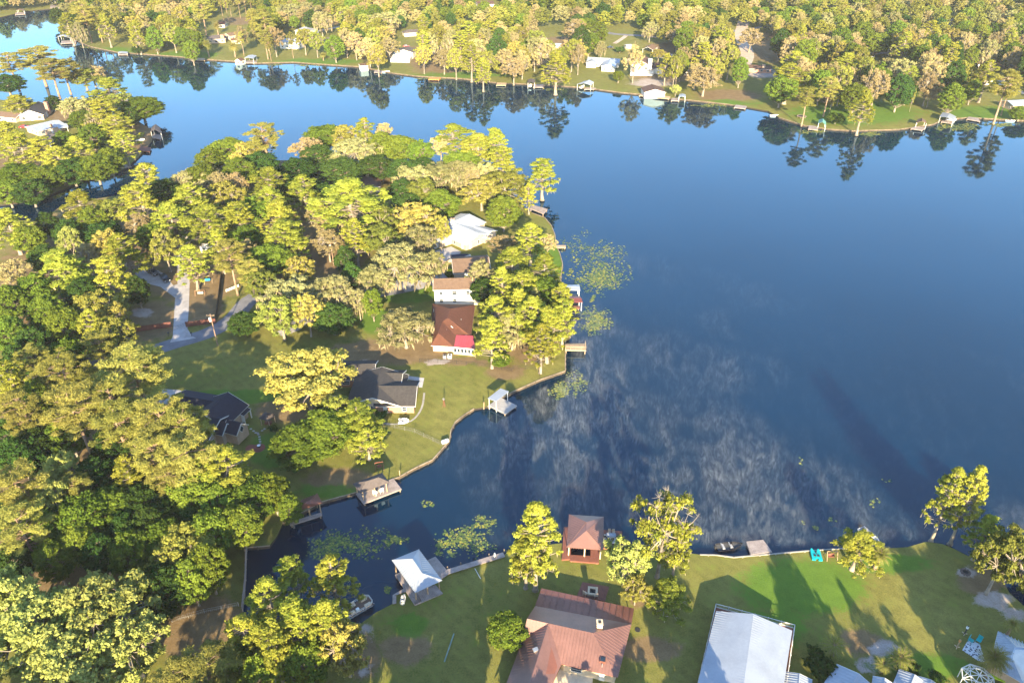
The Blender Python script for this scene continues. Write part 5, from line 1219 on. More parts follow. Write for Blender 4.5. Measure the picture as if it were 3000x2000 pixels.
boat('white kayak-like skiff floating at the far right pads', 2960, 356, 5, 1.2, R(-4), WHITE, motor=False)
boat('little white hot tub boat shell on the brick terrace of the black-roofed house', 1183, 1236, 2.6, 1.7, R(2), WHITE, z=GZ + .25, motor=False, seats=1, name='plastic_boat')
boat('upturned grey dinghy on the near lawn beside the white-roofed boathouse', 1182, 1758, 1.9, .9, R(84), surf('tin', (.5, .5, .48), .5), z=GZ + .25, motor=False, seats=1, name='dinghy')
# pontoon boat
r = thing('pontoon_boat', P(1042, 1790, 0), 'tan-seated pontoon boat moored beneath the cypresses at the canal foot', 'pontoon boat', rz=R(-52))
def lbuild(m, n, mats, par):
    me = bpy.data.meshes.new(n); me.from_pydata(m.v, [], m.f)
    for q in (mats if isinstance(mats, list) else [mats]): me.materials.append(q)
    me.polygons.foreach_set('material_index', m.m); return mesh_link(n, me, par)
m = MB(); m.box((0, 0, .75), (2.5, 6.6, .1)); lbuild(m, 'deck', surf('brown_carpet', (.16, .10, .075), .95), r)
for s in (-1, 1): m = MB(); m.tube([(s * .85, -3.4, .35), (s * .85, 3.0, .35), (s * .85, 3.5, .5)], [.32, .32, .08], 10); lbuild(m, 'pontoon', STEEL, r)
m = MB()
for a, b in (((-1.25, -3.3), (-1.25, 2.6)), ((-1.25, 2.6), (-.7, 3.3)), ((-.7, 3.3), (.7, 3.3)), ((.7, 3.3), (1.25, 2.6)), ((1.25, 2.6), (1.25, -3.3))):
    for zz in (1.1, 1.45): m.beam((*a, zz), (*b, zz), .07)
    for k in range(5): q = Vector((*a, 0)).lerp(Vector((*b, 0)), k / 4); m.beam((q.x, q.y, .8), (q.x, q.y, 1.48), .06)
lbuild(m, 'railing', W_TRIM, r)
for x, y, w, d_ in ((-.85, 2.2, .7, 1.2), (.85, 2.2, .7, 1.2), (-.85, -.4, .7, 1.6), (.7, -.8, .7, .7), (-.3, -2.6, 1.6, .9)):
    m = MB(); m.box((x, y, 1.0), (w, d_, .4)); m.box((x + (-.25 if x < 0 else .25), y, 1.3), (.18, d_, .5)); lbuild(m, 'seat', surf('tan_vinyl', (.62, .50, .36), .6), r)
m = MB(); m.box((.85, .1, 1.15), (.5, .6, .8)); lbuild(m, 'console', WHITE, r)
# pedal boat
r = thing('pedal_boat', P(2390, 1627), 'teal pedal boat lying on the lawn by the seawall', 'pedal boat', rz=R(-8))
r.scale = (.85, .8, .9)
m = MB()
for s in (-1, 1): m.prism([(s * .75 - .42, -1.7), (s * .75 + .42, -1.7), (s * .75 + .38, 1.3), (s * .75 + .1, 1.9), (s * .75 - .1, 1.9), (s * .75 - .38, 1.3)], .05, .5)
m.box((0, -.2, .4), (1.0, 2.2, .25)); lbuild(m, 'hull', TEAL, r)
m = MB(); m.box((-.4, -.5, .6), (.5, .5, .18)); m.box((.4, -.5, .6), (.5, .5, .18)); m.box((0, .5, .56), (.3, .6, .1)); lbuild(m, 'seat', BLACK, r)
# swing frame
def aframe(label, px, py, w, h, dd, rz, mat, name='swing_set', seat=None, cat='swing'):
    r = thing(name, P(px, py), label, cat, rz=rz); m = MB(); m.beam((-w / 2, 0, h), (w / 2, 0, h), .12)
    for s in (-1, 1):
        for t in (-1, 1): m.beam((s * w / 2, t * dd, 0), (s * w / 2, 0, h), .1)
    lbuild(m, 'frame', mat, r)
    m = MB(); m.box((0, 0, .55), (w * .6, .5, .08)); m.box((0, .25, .8), (w * .6, .08, .5))
    for s in (-1, 1): m.beam((s * w * .28, 0, .55), (s * w * .28, 0, h), .03)
    lbuild(m, 'seat', seat or DK_BROWN, r)
aframe('timber garden swing standing beside the teal pedal boat', 2433, 1634, 2.1, 2.0, .8, R(3), W_WOOD)
aframe('garden swing bench behind the grey-brown dock pavilion', 1112, 1372, 1.8, 1.9, .7, R(14), surf('red_timber', (.2, .06, .04), .7))
aframe('timber playground swing with a blue seat on the fenced shaded yard', 604, 826, 4.6, 2.3, 1.2, R(3), W_WOOD, seat=surf('blue_seat', (.02, .25, .55), .5))
aframe('metal garden arch frame in the shaded yard below the blue-seated swing', 588, 864, 3.0, 1.6, .7, R(3), surf('rusty_rail', (.28, .15, .08), .8), 'soccer_goal', cat='play frame', seat=STEEL)
# tables and chairs
def chair(label, p, rz, mat, group=None, s=1.0, name='chair', deckz=None):
    r = thing(name, p, label, 'chair', group, rz)
    for n, parts in (('seat', [((0, 0, .42), (.55, .55, .07))]), ('backrest', [((0, .27, .75), (.55, .06, .6))])):
        m = MB()
        for c, z in parts: m.box(tuple(q * s for q in c), tuple(q * s for q in z))
        lbuild(m, n, mat, r)
    for x in (-1, 1):
        for y in (-1, 1): m = MB(); m.box((x * .25 * s, y * .25 * s, .21 * s), (.05, .05, .42 * s)); lbuild(m, 'leg', mat, r)
    return r
WC = surf('white_plastic', (.75, .75, .72), .5, .05); PINKC = surf('bleached_timber', (.55, .42, .30), .7)
chair('white chair under the dock pavilion, left one of two', P(1100, 1448, .9), R(170), WC, 'white chairs under the dock pavilion', 1.5)
chair('white chair under the dock pavilion, right one of two', P(1117, 1442, .9), R(215), WC, 'white chairs under the dock pavilion', 1.5)
chair('timber lounge chair left of the square fire pit', P(1714, 1742, .9), R(135), PINKC, 'patio chairs', 1.25)
chair('timber lounge chair in front of the square fire pit', P(1745, 1748, .9), R(190), PINKC, 'patio chairs', 1.25)
r = thing('fire_pit', P(1736, 1734, .9), 'square pale stone fire pit on the chestnut patio', 'fire pit', rz=R(-8)); m = MB()
for x, y, a, b in ((-.75, 0, .4, 1.9), (.75, 0, .4, 1.9), (0, .75, 1.1, .4), (0, -.75, 1.1, .4)): m.box((x, y, .25), (a, b, .5))
lbuild(m, 'surround', W_CREAM, r); m = MB(); m.box((0, 0, .12), (1.1, 1.1, .2)); [m.tube([(random.Random(i).uniform(-.4, .4), -.4, .28 + i * .04), (random.Random(i + 9).uniform(-.4, .4), .4, .28 + i * .04)], .06, 5) for i in range(4)]; lbuild(m, 'log', BLACK, r)
m = MB(); q = [P(1768.5, 1564, 1.02), P(1814, 1568, 1.02), P(1813, 1592, 1.02), P(1768, 1590, 1.02)]; m.prism([(p.x, p.y) for p in q], 1.03, 1.05); m.build('rug', surf('cream_rug', (.62, .58, .52), .95), label='cream outdoor rug under the dining set on the dock terrace', cat='rug')
r = thing('dining_table', P(1790, 1573, 1.06), 'grey dining table on the cream rug of the dock terrace', 'table', rz=R(-4)); m = MB(); m.box((0, 0, .74), (1.9, .95, .05)); lbuild(m, 'tabletop', surf('slate_top', (.3, .32, .36), .4), r)
for x in (-1, 1):
    for y in (-1, 1): m = MB(); m.box((x * .85, y * .4, .36), (.06, .06, .72)); lbuild(m, 'leg', BLACK, r)
for i, (x, y, a, w_) in enumerate(((1772, 1575, 90, 'left end of'), (1806, 1575, -90, 'right end of'), (1783, 1582, 180, 'front left of'), (1794, 1583, 180, 'front right of'), (1785, 1561, 0, 'back left of'), (1797, 1562, 0, 'back right of'))):
    chair('black framed dining chair at the %s the grey dock table' % w_, P(x, y, 1.06), R(a), BLACK if i < 4 else PINKC, 'dining chairs on the dock terrace')
# gazebo on the shaded lawn
r = thing('gazebo', P(782, 1245), 'small square gazebo with a dark pyramid roof on the shaded lawn', 'gazebo'); c = [P(x, y, 2.9) for x, y in ((757, 1225), (787, 1233), (808, 1213), (776, 1206))]; a = P(782, 1209, 4.3); m = MB()
for i in range(4): m.sheet([c[i], c[(i + 1) % 4], a], .08)
m.build('roof', SH_GREY, r); posts(r, inset([(p.x, p.y) for p in c], .35), GZ, 2.85, W_TAN, .16); c0 = sum(c, Vector()) / 4; m = MB(); m.box((c0.x, c0.y, .95), (1.6, 1.0, .5)); m.build('bench', DK_BROWN, r)
r = thing('fire_bowl', P(759, 1309), 'white-lidded fire bowl on the round red paver circle', 'fire bowl'); m = MB(); m.tube([(0, 0, .04), (0, 0, .45), (0, 0, .5)], [.3, .5, .5], 14); lbuild(m, 'bowl', BLACK, r); m = MB(); m.tube([(0, 0, .5), (0, 0, .56)], .42, 14); lbuild(m, 'lid', WHITE, r)
m = MB(); p = P(757, 1312); m.prism([(p.x + 1.6 * math.cos(a * .45), p.y + 1.6 * math.sin(a * .45)) for a in range(14)], GZ, GZ + .05); p = P(735, 1312); m.prism([(p.x + 1.3 * math.cos(a * .45), p.y + 1.3 * math.sin(a * .45)) for a in range(14)], GZ, GZ + .045); m.build('patio', surf('red_pavers', (.22, .07, .05), .9), label='two touching red paver circles below the gazebo', cat='patio')
sp = [(735, 1256), (743, 1262), (749, 1267), (757, 1272), (760, 1279), (761, 1286), (762, 1293), (762, 1300), (768, 1261), (775, 1256), (755, 1268)]
st0 = None
for i, (x, y) in enumerate(sp):
    p = P(x, y, GZ); o = bpy.data.objects.new('stepping_stone', st0) if st0 else None
    if o is None:
        m = MB(); m.prism([(.33 * math.cos(a * .9), .28 * math.sin(a * .9)) for a in range(7)], 0, .05); st0 = bpy.data.meshes.new('stepping_stone'); st0.from_pydata(m.v, [], m.f); st0.materials.append(M_CONC); o = bpy.data.objects.new('stepping_stone', st0)
    o.location = p; COL.objects.link(o); tag(o, 'flat pale stepping stone in the curved line from gazebo to fire bowl', 'stepping stone', 'stepping stones between gazebo and fire bowl')
# windmill, tank, posts
r = thing('garden_windmill', P(1301, 1192), 'slender lattice garden windmill on the sunlit lawn', 'windmill'); m = MB()
for i in range(4): a = math.pi / 4 + i * math.pi / 2; b = a + math.pi / 2; m.beam((.4 * math.cos(a), .4 * math.sin(a), 0), (.05 * math.cos(a), .05 * math.sin(a), 2.6), .06); [m.beam((.4 * (1 - z / 2.9) * math.cos(a), .4 * (1 - z / 2.9) * math.sin(a), z), (.4 * (1 - z / 2.9) * math.cos(b), .4 * (1 - z / 2.9) * math.sin(b), z), .04) for z in (.7, 1.4, 2.0)]
lbuild(m, 'tower', DK_BROWN, r); m = MB()
for i in range(8): a = i * math.pi / 4; m.beam((.08 * math.cos(a), -.1, 2.6 + .08 * math.sin(a)), (.4 * math.cos(a), -.1, 2.6 + .4 * math.sin(a)), .1, .02)
lbuild(m, 'wheel', STEEL, r)
r = thing('water_tank', P(1304, 1297), 'white barrel-shaped tank lying at the water edge beside the fence end', 'tank', rz=R(30)); m = MB(); m.tube([(-.9, 0, .5), (-.8, 0, .5), (.8, 0, .5), (.9, 0, .5)], [.3, .48, .48, .3], 12); lbuild(m, 'barrel', WHITE, r); m = MB(); m.box((0, 0, .08), (1.2, .7, .16)); lbuild(m, 'stand', W_WOOD, r)
for lb, px, py, h, mt in (('leaning wooden mooring post off the curved seawall', 1417, 1198, 2.2, W_WOOD), ('wooden mooring post at the dark curved seawall', 1171, 1397, 2.0, W_WOOD), ('thin white post on the near boardwalk', 1448, 1640, 2.0, WHITE)):
    p = P(px, py, 0); m = MB(); m.tube([(p.x, p.y, -1), (p.x + .1, p.y, h)], .13, 7); m.build('mooring_post', mt, label=lb, cat='post')
m = MB(); m.tube([P(1391, 1664, .68), P(1408, 1694, .68)], .05, 6); m.build('pipe', WHITE, label='thin white pipe lying on the near lawn', cat='pipe')
m = MB(); a, b = P(1330, 1855, .95), P(1302, 1937, .95); m.beam(a, b, .22, .16); m.beam(a.lerp(b, .5), a.lerp(b, .5) - Vector((0, 0, .4)), .2); m.build('beam', surf('sage_paint', (.17, .24, .19), .7), label='long sage green beam lying on the near lawn', cat='beam')
m = MB(); p = P(1868, 1844); m.tube([(p.x, p.y, GZ), (p.x, p.y, GZ + .08)], .5, 16); m.build('manhole_cover', BLACK, label='round dark drain cover on the grass right of the brown roof', cat='drain cover')
# ring of stones, torches, rug, seats at the bottom right
r = thing('fire_ring', P(2828, 1676), 'dark stone fire ring in the sandy patch below the point trees', 'fire ring')
for i in range(11): a = i * .571; m = MB(); m.box((.75 * math.cos(a), .75 * math.sin(a), .15), (.38, .3, .3), a); lbuild(m, 'stone', surf('ring_stone', (.12, .09, .08), .9), r)
m = MB(); m.tube([(0, 0, .02), (0, 0, .06)], .6, 12); lbuild(m, 'ash', BLACK, r)
for lb, px, py, mt, hd in (('black garden light post with a white globe', 2825, 1857, BLACK, WHITE), ('carved orange tiki post with a white basket foot', 2803, 1896, W_WOOD, DK_ORANGE)):
    r = thing('garden_post', P(px, py), lb, 'garden post'); m = MB(); m.tube([(0, 0, 0), (0, 0, 2.3)], [.13, .09], 7); lbuild(m, 'post', mt, r); m = MB(); m.tube([(0, 0, 1.7), (0, 0, 2.05)], [.22, .22], 8); lbuild(m, 'globe', hd, r); m = MB(); [m.beam((0, 0, .2), (.5 * math.cos(a), .5 * math.sin(a), .15), .1) for a in (0, 2, 4)]; lbuild(m, 'foot', W_CREAM, r)
def checker(name):
    m, nt, n, l = nmat(name); b = n['Principled BSDF']; b.inputs['Roughness'].default_value = .95
    t = n.new('ShaderNodeTexVoronoi'); t.inputs['Scale'].default_value = 2.6; l.new(geo(n), t.inputs['Vector']); rr = ramp(n, [(.35, (.05, .06, .09)), (.42, (.55, .58, .62))]); l.new(t.outputs[0], rr.inputs[0]); l.new(rr.outputs[0], b.inputs['Base Color']); return m
m = MB(); q = [P(2837, 1872), P(2870, 1885), P(2890, 1945), P(2862, 1932), P(2819, 1903)]; m.prism([(p.x, p.y) for p in q], GZ, GZ + .03); m.build('rug', checker('patterned_rug'), label='black and white patterned rug under teal chairs by the bottom right palm', cat='rug')
chair('teal chair on the patterned rug, left one', P(2842, 1880), R(40), TEAL, 'teal patio chairs', 1.4); chair('teal chair at the back right corner of the patterned rug', P(2865, 1880), R(-50), TEAL, 'teal patio chairs', 1.4)
r = thing('sun_lounger', P(2915, 1986), 'lime green cushioned lounger under the eave in the bottom right corner', 'lounger', rz=R(-28)); m = MB(); m.box((0, 0, .42), (2.8, .9, .16)); m.box((-1.25, 0, .6), (.5, .9, .3)); lbuild(m, 'cushion', LIME, r); m = MB(); m.box((0, 0, .28), (2.7, .8, .1)); lbuild(m, 'frame', BLACK, r)
r = thing('lattice_gazebo', P(2852, 2010), 'white lattice dome gazebo frame cut by the bottom edge', 'gazebo'); m = MB()
for i in range(8):
    a, b = i * math.pi / 4, (i + 1) * math.pi / 4; A = Vector((2.6 * math.cos(a), 2.6 * math.sin(a), 2.4)); Bq = Vector((2.6 * math.cos(b), 2.6 * math.sin(b), 2.4)); A2, B2 = A * .55, Bq * .55; A2.z = B2.z = 3.0
    m.beam(A, Bq, .14); m.beam(A, A2, .1); m.beam(A, B2, .08); m.beam(Bq, A2, .08); m.beam(A2, B2, .1); m.beam(A2, (0, 0, 3.3), .1); m.beam((A.x, A.y, 0), A, .12)
lbuild(m, 'frame', W_TRIM, r)
# trampoline
r = thing('trampoline', P(2348, 345), 'round black trampoline on the right lawn', 'trampoline'); m = MB(); m.tube([(0, 0, .8), (0, 0, .86)], 2.1, 20); lbuild(m, 'mat', BLACK, r); m = MB()
for i in range(20): a, b = i * .314, (i + 1) * .314; m.beam((2.25 * math.cos(a), 2.25 * math.sin(a), .85), (2.25 * math.cos(b), 2.25 * math.sin(b), .85), .35, .08)
for i in range(6): a = i * 1.047; m.beam((2.2 * math.cos(a), 2.2 * math.sin(a), 0), (2.2 * math.cos(a), 2.2 * math.sin(a), .85), .07)
lbuild(m, 'frame', surf('tan_pad', (.4, .28, .22), .8), r)
# soccer goals
for lb, px, py in (('white soccer goal on the lawn behind the navy-roofed house, nearer one', 2547, 176), ('white soccer goal beside the far road, farther one', 2612, 163)):
    r = thing('soccer_goal', P(px, py), lb, 'soccer goal', 'soccer goals'); m = MB(); w = 2.3; [m.beam((s * w, 0, 0), (s * w, 0, 2.1), .16) for s in (-1, 1)]; m.beam((-w, 0, 2.1), (w, 0, 2.1), .16); [m.beam((s * w, 0, 2.1), (s * w, 1.2, 0), .1) for s in (-1, 1)]; m.beam((-w, 1.2, 0), (w, 1.2, 0), .1); lbuild(m, 'frame', WHITE, r)
# cars
def car(label, px, py, rz, col, pickup=False, name='car', s=1.0):
    r = thing('pickup_truck' if pickup else name, P(px, py, GZ + .04), label, 'pickup truck' if pickup else 'car', rz=rz); L, W = (5.7, 2.0) if pickup else (4.6, 1.8)
    paint = surf('paint_%d' % (hash_(label) % 997), col, .3, .1, .5); m = MB(); prof = [(-L / 2, .35), (-L / 2, .95), (-L / 2 + .15, 1.0), (L * .18, 1.0), (L / 2 - .1, .85), (L / 2, .6), (L / 2, .35)]
    def ext(prof, w, mi=0, wt=None):
        k = len(prof); b = len(m.v); wt = wt or w
        m.v.extend([(x, -(w if z < 1.05 else wt) / 2, z) for x, z in prof] + [(x, (w if z < 1.05 else wt) / 2, z) for x, z in prof]); m.f.append(tuple(b + i for i in range(k))); m.f.append(tuple(b + k + i for i in reversed(range(k)))); m.m += [mi, mi]
        for i in range(k): j = (i + 1) % k; m.f.append((b + j, b + i, b + k + i, b + k + j)); m.m.append(mi)
    ext(prof, W); lbuild(m, 'body', paint, r); m = MB()
    cab = [(-L * .12, 1.0), (-L * .08, 1.6), (L * .12, 1.62), (L * .24, 1.0)] if pickup else [(-L * .36, 1.0), (-L * .24, 1.42), (L * .1, 1.44), (L * .26, 1.0)]
    ext(cab, W * .94, 0, W * .8); lbuild(m, 'windows', GLASS, r); m = MB(); m.box(((cab[1][0] + cab[2][0]) / 2, 0, cab[1][1] + .03), (cab[2][0] - cab[1][0], W * .8, .07)); lbuild(m, 'cabin_roof', paint, r)
    if pickup: m = MB(); m.box((-L * .32, 0, 1.02), (L * .3, W * .84, .05)); lbuild(m, 'truck_bed', BLACK, r)
    for x in (-.3, .3):
        for y in (-1, 1): m = MB(); m.tube([(x * L, y * (W / 2 - .2), .36), (x * L, y * (W / 2 + .02), .36)], .36, 12); w0 = lbuild(m, 'wheel', BLACK, r); m = MB(); m.tube([(x * L, y * (W / 2 + .0), .36), (x * L, y * (W / 2 + .035), .36)], .2, 10); lbuild(m, 'rim', STEEL, w0)
    for y in (-1, 1): m = MB(); m.box((L / 2 + .01, y * W * .36, .72), (.05, .35, .18)); lbuild(m, 'headlight', WHITE, r)
    return r
car('black pickup truck facing the driveway under the lawn trunk, nearer of the two', 484, 819, R(-52), (.015, .02, .025), True)
car('black pickup truck parked behind the nearer one on the concrete apron', 449, 801, R(-40), (.02, .015, .015), True)
car('red car beside the silver-white roof on the upper left lawn', 72, 375, R(5), (.5, .02, .02)); car('white car beside the villa driveway on the far shore', 925, 97, R(-10), (.7, .72, .75)); car('white van parked among the tan trees on the far shore', 1256, 106, R(75), (.8, .8, .8)); car('dark red car behind the white decked cottage', 1190, 138, R(4), (.25, .02, .02))
car('dark parked car under the trees left of the clipped round tree', 1788, 142, R(20), (.03, .03, .04)); car('pale car by the carport above the trampoline', 2405, 232, R(-10), (.55, .6, .65)); car('grey car beside the far right lake house driveway', 2935, 250, R(30), (.35, .38, .42)); car('dark car behind the far white angular house', 1962, 176, R(25), (.02, .02, .03))
r = thing('camper_van', P(622, 742), 'white camper trailer glimpsed between the pines left of the road', 'camper', rz=R(-4)); m = MB(); m.box((0, 0, 1.9), (6.8, 2.4, 2.4)); lbuild(m, 'body', WHITE, r); m = MB(); [m.box((x, -1.22, 2.1), (1.1, .04, .7)) for x in (-2.2, 0, 2.0)]; lbuild(m, 'window', GLASS, r); [lbuild((lambda q: (q.tube([(x, -1.1, .4), (x, -1.22, .4)], .38, 10), q)[1])(MB()), 'wheel', BLACK, r) for x in (-.6, .5)]
# fences
def fence(label, pts, h, mat, style, gap=2.4, rails=2, group=None, z=GZ):
    r = thing('fence', P(*pts[0]), label, 'fence', group); q = [P(*p, z) for p in pts]; U = Vector((0, 0, 1))
    for si, (a, b) in enumerate(zip(q[:-1], q[1:])):
        L = (b - a).length; k = max(1, int(L / gap))
        for i in range(k + (1 if si == len(q) - 2 else 0)): p = a.lerp(b, i / k); m = MB(); m.beam(p, p + U * (h + .05), .06 if style != 'board' else .14); m.build('post', mat, r)
    m = MB()
    for a, b in zip(q[:-1], q[1:]):
        L = (b - a).length; d = (b - a).normalized()
        if style == 'board': m.beam((a + b) / 2 - d * L / 2 + U * (h / 2 + .02), b + U * (h / 2 + .02), .05, h - .06); [m.beam(a.lerp(b, i / int(L / .3)) + U * .05, a.lerp(b, i / int(L / .3)) + U * h, .07, .06) for i in range(int(L / .3))]
        else:
            for s in range(rails): m.beam(a + U * (h * (s + 1) / rails - .05), b + U * (h * (s + 1) / rails - .05), .03)
            if style == 'mesh': [m.beam(a + U * zz, b + U * zz, .012) for zz in (.2, .4, .6, .8)]; [m.beam(a.lerp(b, i / int(L / .35)) + U * .05, a.lerp(b, i / int(L / .35)) + U * h, .012) for i in range(int(L / .35))]
            if style == 'bars': [m.beam(a.lerp(b, i / int(L / .25)) + U * .05, a.lerp(b, i / int(L / .25)) + U * h, .03) for i in range(int(L / .25))]
    m.build('panel', mat, r); return r
RUST = plank('rust_boards', (.15, .052, .036), (.09, .03, .024)); BLKM = surf('black_metal', (.02, .02, .022), .5)
fence('rust-red board fence along the road right of the driveway', [(546, 958), (632, 946)], 1.8, RUST, 'board'); fence('rust-red board fence along the road left of the driveway', [(385, 974), (503, 958)], 1.8, RUST, 'board')
fence('black screen fence beside the shaded playground', [(650, 806), (645, 850), (633, 945)], 1.7, BLKM, 'board'); fence('galvanised chain-link fence running down to the water tank', [(1100, 1242), (1215, 1268), (1296, 1306)], 1.3, surf('dull_wire', (.16, .16, .15), .6), 'mesh')
fence('black metal fence below the pink-roofed porch', [(1229, 1062), (1310, 1065), (1395, 1072), (1440, 1078), (1500, 1090)], 1.3, BLKM, 'bars'); fence('black wire fence on the tip lawn above the pale seawall', [(1503, 1082), (1578, 1084), (1582, 1107)], 1.3, BLKM, 'mesh')
fence('weathered grey board fence beside the end of the canal', [(724, 1608), (721, 1700), (712, 1790)], 1.6, DK_GREY, 'board'); fence('thin wire fence across the dark lawn by the canal', [(505, 1822), (600, 1795), (700, 1775)], 1.1, STEEL, 'mesh')
fence('low brick-capped garden wall below the covered trailer boat', [(1270, 787), (1322, 768)], 1.2, W_BRICKT, 'board'); fence('grey rail fence behind the green-roofed boat lift', [(2395, 288), (2455, 292)], 1.2, W_TRIM, 'rail')
fence('small white picket panel among the roadside pines', [(663, 855), (700, 840)], .9, W_TRIM, 'board', 1.2)
# utility poles and wires
def pole(label, px, py, h, arm=True, tf=True):
    p = P(px, py); r = thing('utility_pole', p, label, 'utility pole'); m = MB(); m.tube([(0, 0, -.3), (0, 0, h)], [.17, .11], 8); lbuild(m, 'pole', M_PBARK if not arm else surf('pole_wood', (.26, .17, .12), .9), r)
    if arm: m = MB(); m.beam((-1.1, 0, h - .5), (1.1, 0, h - .5), .12); [m.tube([(x, 0, h - .45), (x, 0, h - .2)], .06, 6) for x in (-1, 0, 1)]; lbuild(m, 'crossarm', W_WOOD, r)
    if tf: m = MB(); m.tube([(-.35, -.1, h - 2.3), (-.35, -.1, h - 1.2)], .3, 10); lbuild(m, 'transformer', WHITE, r)
    return p + Vector((0, 0, h - .2))
t1 = pole('tall utility pole with a white transformer beside the road bend', 638, 1012, 10.5); t2 = pole('utility pole with transformer half hidden below the mossy oak', 978, 778, 9)
pole('bare pole by the clipped round tree on the far shore', 1858, 160, 9, False, False); pole('bare pole in the shade beside the brick ranch house', 2157, 186, 9, False, False); pole('slender utility pole by the pale cottage on the right', 2856, 232, 10, False, True); pole('pole with wires above the villa driveway on the far shore', 952, 87, 11, False, False)
t3 = P(-80, 1150, 10)
def wire(label, a, b, sag=1.2, off=(-.9, 0, .9)):
    m = MB()
    for o in off: m.tube([Vector(a).lerp(Vector(b), i / 12) + Vector((o, 0, -sag * 4 * (i / 12) * (1 - i / 12))) for i in range(13)], .025, 3)
    m.build('power_line', BLACK, label=label, cat='power line')
wire('power lines from the transformer pole across the shaded yard', t1, t2); wire('power lines from the transformer pole toward the left woods', t1, t3)
for px, py, lb in ((562, 985, 'black mailbox on the grass right of the driveway mouth'), (495, 985, 'black mailbox on the grass left of the driveway mouth')):
    r = thing('mailbox', P(px, py), lb, 'mailbox'); m = MB(); m.beam((0, 0, 0), (0, 0, 1.1), .1); lbuild(m, 'post', BLACK, r); m = MB(); m.box((0, 0, 1.2), (.3, .55, .28)); lbuild(m, 'box', BLACK, r)
r = thing('air_conditioner', P(1303, 1048), 'grey air conditioner beside the cream wall, left one', 'air conditioner', 'air conditioners at the cream wall'); m = MB(); m.box((0, 0, .45), (.95, .95, .9)); m.tube([(0, 0, .9), (0, 0, .93)], .36, 12, 1); lbuild(m, 'case', [MT_GREY, BLACK], r)
r = thing('air_conditioner', P(1318, 1047), 'white air conditioner beside the cream wall, right one', 'air conditioner', 'air conditioners at the cream wall'); m = MB(); m.box((0, 0, .45), (1.1, 1.1, .9)); m.tube([(0, 0, .9), (0, 0, .93)], .4, 12, 1); lbuild(m, 'case', [WHITE, BLACK], r)
m = MB(); a = P(1372, 744, .9); b = P(1385, 755, .9); m.beam(a, b, .7, .12); m.build('plank', surf('yellow_boards', (.6, .5, .16), .7), label='pair of yellow boards leaning beyond the covered boat', cat='boards')
# ================================================================ lily pads
def pads(label, zones, n, seed, r0=.13, r1=.30):
    rg = np.random.default_rng(seed); m = MB(); allp = []
    for (cx, cy, rx, ry, k) in zones:
        clus = rg.normal(size=(max(4, k // 14), 2)) * .42
        for i in range(k):
            c = clus[rg.integers(len(clus))] * .9 + rg.normal(size=2) * .13
            if c[0] ** 2 + c[1] ** 2 > 1: c = c / np.linalg.norm(c) * rg.uniform(.5, 1)
            p = P(cx + c[0] * rx, cy + c[1] * ry, .02)
            if inside(PENP, p.x, p.y) or inside(BOTP, p.x, p.y) or inside(FARP, p.x, p.y): continue
            rad = rg.uniform(r0, r1); a0 = rg.uniform(0, 6.28); tl = rg.uniform(-.22, .22, 2) if rg.random() < .35 else (0, 0); mi = int(rg.choice(3, p=[.5, .3, .2])); z = .015 + .012 * rg.random()
            q = [(p.x + rad * math.cos(a0 + j * .75), p.y + rad * math.sin(a0 + j * .75), z + max(0, tl[0] * rad * math.cos(j * .75) + tl[1] * rad * math.sin(j * .75))) for j in range(9)] ; q = q[:8] + [(p.x, p.y, z)]
            m.poly(q, mi)
    m.build('lily_pads', PADM, label=label, cat='lily pads', kind='stuff')
PADM = [surf('pad_green', (.09, .13, .03), .6, .4, 2.0, spec=.2), surf('pad_yellow', (.27, .25, .04), .6, .4, 2.0, spec=.2), surf('pad_olive', (.04, .075, .035), .6, .4, 2.0, spec=.2)]
pads('wide field of yellow-green lily pads off the east shore', [(1765, 810, 92, 68, 1250), (1740, 740, 100, 42, 420), (1690, 720, 60, 60, 150), (1690, 830, 40, 50, 90)], 0, 1, .18, .4)
pads('smaller lily pad field below the boat lifts', [(1745, 940, 55, 48, 620), (1740, 880, 20, 20, 60)], 0, 2, .18, .38); pads('dense lily pads in the corner of the pale seawall', [(1640, 1145, 36, 30, 420), (1690, 1120, 50, 45, 260)], 0, 3)
pads('lily pads scattered across the mouth of the dark canal', [(1040, 1590, 150, 55, 620), (950, 1600, 70, 45, 220), (1150, 1580, 50, 30, 150)], 0, 4, .13, .28); pads('lily pads beside the near boardwalk', [(1360, 1590, 100, 55, 560), (1420, 1540, 50, 35, 180), (1300, 1600, 40, 30, 90), (1250, 1480, 35, 18, 40), (1135, 1730, 28, 26, 60)], 0, 5, .13, .28)
pads('few scattered pads on the open water at the lower right', [(2380, 1530, 30, 25, 36), (2440, 1520, 20, 10, 10), (2345, 1350, 10, 12, 10), (2600, 1405, 30, 6, 10), (2560, 1475, 40, 25, 24)], 0, 6, .13, .28)
pads('pads lining the far shore', [(290, 140, 60, 9, 500), (900, 192, 40, 4, 150), (1260, 232, 50, 4, 160), (1620, 262, 40, 5, 120), (2080, 310, 60, 6, 200), (2560, 392, 60, 9, 260), (2800, 372, 70, 14, 420), (2930, 366, 60, 9, 300), (2380, 385, 60, 8, 150), (800, 190, 40, 4, 120)], 0, 7, .25, .6)
